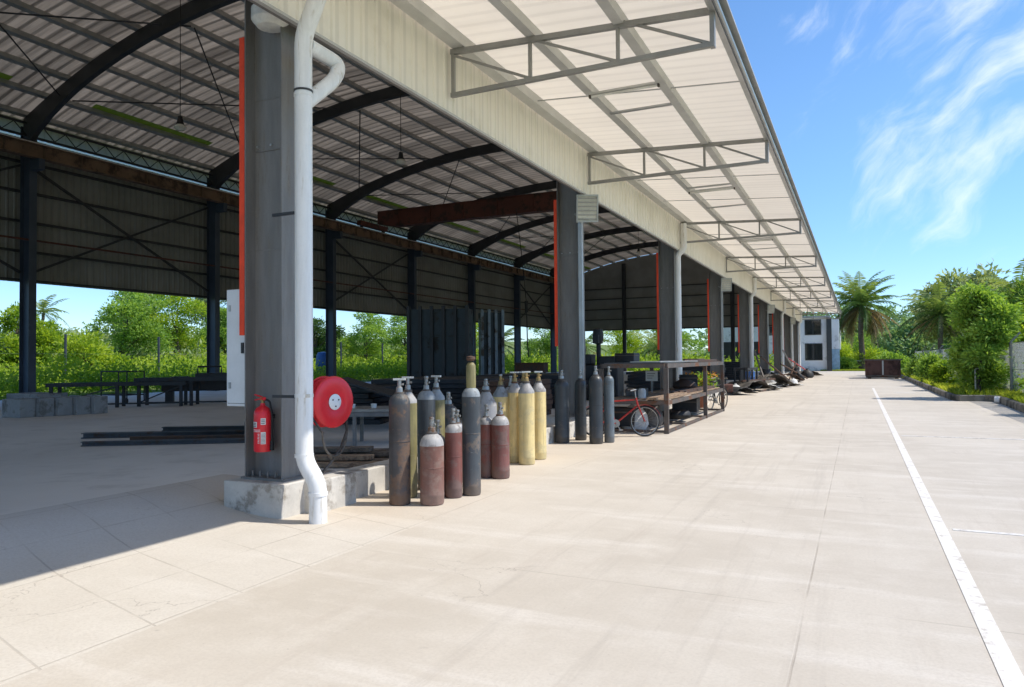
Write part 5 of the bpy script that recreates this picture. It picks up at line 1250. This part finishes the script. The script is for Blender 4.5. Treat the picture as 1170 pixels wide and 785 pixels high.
rear = [
 ('round bright green tree at the far left edge behind the shed', -47, 16.5, 5.4, 3.0, 'bright'),
 ('dark bushy tree just right of the first rear column', -50, 25.5, 5.6, 3.4, 'dark'),
 ('bright leafy tree between the dark bushy tree and the gap in the skyline', -52, 30.5, 5.0, 2.6, 'bright'),
 ('pale tree on the skyline behind the dark bushy tree', -70, 35, 7.0, 3.0, 'dusty'),
 ('tall rounded tree on the skyline left of the second rear column', -56, 41.5, 6.8, 4.2, 'mid'),
 ('spreading pale tree behind the tall rounded one', -72, 54, 9.0, 4.6, 'dusty'),
 ('low bright tree under the tall rounded one', -46, 31.5, 3.2, 2.4, 'bright'),
 ('broad tree standing behind the second rear column', -58, 48.5, 7.0, 4.0, 'bright'),
 ('dark tree at the left of the third rear opening', -60, 56, 5.6, 3.2, 'mid'),
 ('dark rounded tree left of the tall steel panels', -50, 58.5, 5.4, 3.2, 'dark'),
 ('feathery tree on the slope above the weeds', -82, 75, 9.0, 4.4, 'dusty'),
 ('bushy tree behind the board hut', -48, 72, 7.2, 4.4, 'mid'),
 ('bright tree right of the board hut', -44, 80, 6.8, 3.8, 'bright'),
 ('tree behind the tall steel panels', -48, 64, 6.2, 3.6, 'mid'),
 ('mid green tree behind the far end of the shed', -40, 95, 7.5, 4.6, 'mid'),
 ('bright tree beyond the dark end wall', -30, 100, 6.8, 4.4, 'bright'),
 ('green tree left of the white building', -26, 110, 8.0, 5.0, 'mid'),
 ('dark tree at the far left hidden by the first rear column', -58, 21, 6.2, 3.6, 'mid'),
 ('bright leafy tree at the left edge beyond the round one', -46, 11.5, 4.6, 2.8, 'bright'),
]
for i, (lb, x, y, h, s, lm) in enumerate(rear):
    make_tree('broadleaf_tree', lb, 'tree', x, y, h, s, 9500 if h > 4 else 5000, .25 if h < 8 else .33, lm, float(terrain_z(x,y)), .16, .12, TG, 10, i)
make_palm('small palm on the skyline in the gap between the rear trees', -72, 44.5, 4.1, 2.6, 22, float(terrain_z(-72,44.5)), .16, 0, 18)
make_palm('bushy palm seen through the opening beside the second column', -38, 76, 3.4, 3.6, 20, 0, .22, 4, 22)
make_palm('spreading palm seen under the dark end wall', -24, 96, 3.2, 4.6, 22, 0, .22, 5, 24)
make_palm('palm between the spreading palm and the white building', -33, 92, 3.4, 4.2, 20, 0, .22, 4, 22)
# right side
make_palm('large palm with drooping dead fronds beside the white building', .4, 99, 8.0, 4.9, 46, 0, .34, 46, 34, (1.5,-.3))
make_palm('oil palm with twin trunk behind the fence left of the big bushy tree', 5.9, 66, 4.9, 3.5, 34, 0, .2, 6, 28, (1.4,-.4))
make_palm('palm at the right edge of the photo behind the fence', 9.1, 54, 5.3, 3.2, 24, 0, .2, 2, 24)
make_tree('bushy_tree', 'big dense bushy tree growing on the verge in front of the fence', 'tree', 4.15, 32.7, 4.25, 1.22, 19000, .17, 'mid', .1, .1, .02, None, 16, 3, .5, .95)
make_tree('young_tree', 'slender bright leaved tree just right of the big bushy tree', 'tree', 6.6, 35.5, 3.9, 1.5, 6500, .24, 'bright', .1, .07, .1, None, 9, 5)
make_tree('young_tree', 'bright leaved tree at the right edge behind the fence', 'tree', 7.9, 33.0, 3.9, 1.7, 6500, .24, 'bright', .1, .08, .1, None, 9, 7)
make_tree('young_tree', 'yellow green sapling just left of the big bushy tree', 'tree', 7.0, 47.0, 4.3, 1.4, 4500, .24, 'bright', .1, .07, .15, None, 8, 8)
RG = 'trees behind the fence on the right'
right = [
 ('tall thin crowned tree rising above the big bushy tree', 8.35, 60, 7.5, 1.9, 'dusty', .55, 2600, .4),
 ('dusty green tree behind the oil palm', 7.4, 68, 7.8, 2.8, 'dusty', .3, 5200, .38),
 ('dense dark tree behind the big bushy tree', 9.6, 52, 5.6, 3.0, 'mid', .15, 6500, .34),
 ('dense tree behind the right end of the fence', 11.5, 44, 5.0, 2.8, 'mid', .12, 6500, .32),
 ('leafy tree between the oil palm and the tall thin crowned tree', 6.5, 72, 8.0, 1.9, 'dusty', .5, 3000, .36),
]
for i, (lb, x, y, h, s, lm, low, n_, lf) in enumerate(right):
    make_tree('broadleaf_tree', lb, 'tree', x, y, h, s, n_, lf, lm, 0, .16, low, RG, 9, 40+i)
farT = [(-1,150,10,6),(6,140,9,6),(11,150,10,7),(2.5,128,6.8,5),(16,135,10,7),(21,125,10,7),(-8,140,10,7),(26,110,9,7),(13,110,7.5,5),(8,118,6.8,5)]
fl_ = ['behind the large palm','in the middle of the gap right of the large palm','left of the oil palm','low, just above the brown skip','behind the oil palm','behind the big bushy tree','behind the white building','at the right edge of the photo','behind the dusty trees','right of the brown skip behind the fence']
for i, ((x, y, h, s), lb) in enumerate(zip(farT, fl_)):
    make_tree('broadleaf_tree', 'hazy far forest tree '+lb, 'tree', x, y, h, s, 4200, .62, 'far', 0, .25, .05, 'far forest trees', 11, 60+i)
undergrowth('far_wood', 'hazy green wood closing the view beyond the driveway', -30, 60, 150, 190, lambda x, y: 0*x, 2, 13, 26000, 1.1, 'far', 'wood')
BSG = 'shrubs along the verge'
for i, (lb, x, y, h, w, lm, n_) in enumerate((
  ('round clipped shrub, farthest along the kerb beside the skip', 3.8, 56, 1.6, 1.3, 'mid', 2600),
  ('round dark green shrub behind the kerb left of the yellow green one', 3.75, 46, 1.5, 1.1, 'mid', 2600),
  ('yellow green shrub behind the kerb, left of the big bushy tree', 3.7, 40.0, 1.2, .9, 'bright', 2600),
  ('grey green shrub squeezed between the kerb and the big bushy tree', 4.5, 37.5, 1.4, .8, 'dusty', 2000),
  ('leafy weed clump by the fence post right of the big bushy tree', 5.6, 28.5, 1.5, 1.0, 'bright', 1800),
  ('leafy shrub at the right edge in front of the fence', 4.75, 24.2, 1.15, .8, 'mid', 1500),
  ('low yellow green clump behind the kerb beside the skip', 4.0, 63, .9, 1.2, 'bright', 1800))):
    make_bush('shrub', lb, 'shrub', x, y, h, w, n_, .16, lm, .12, BSG, i)
for i, (lb, x, y, h, w, lm) in enumerate((('bright fern like shrub left of the brown skip', -1.9, 104, 3.2, 3.4, 'bright'), ('bright tall weed clump behind the brown skip', 1.3, 100, 2.6, 3.4, 'bright'), ('dark shrub behind the skip under the large palm', .6, 108, 4.6, 4.2, 'mid'), ('weedy shrub behind the right end of the skip', 3.6, 96, 2.0, 2.4, 'mid'), ('shrub at the foot of the white building corner', -1.6, 96.5, 1.4, 1.6, 'mid'))):
    make_bush('shrub', lb, 'shrub', x, y, h, w, 3000, .3, lm, .03, 'shrubs beyond the driveway', 20+i, .4)
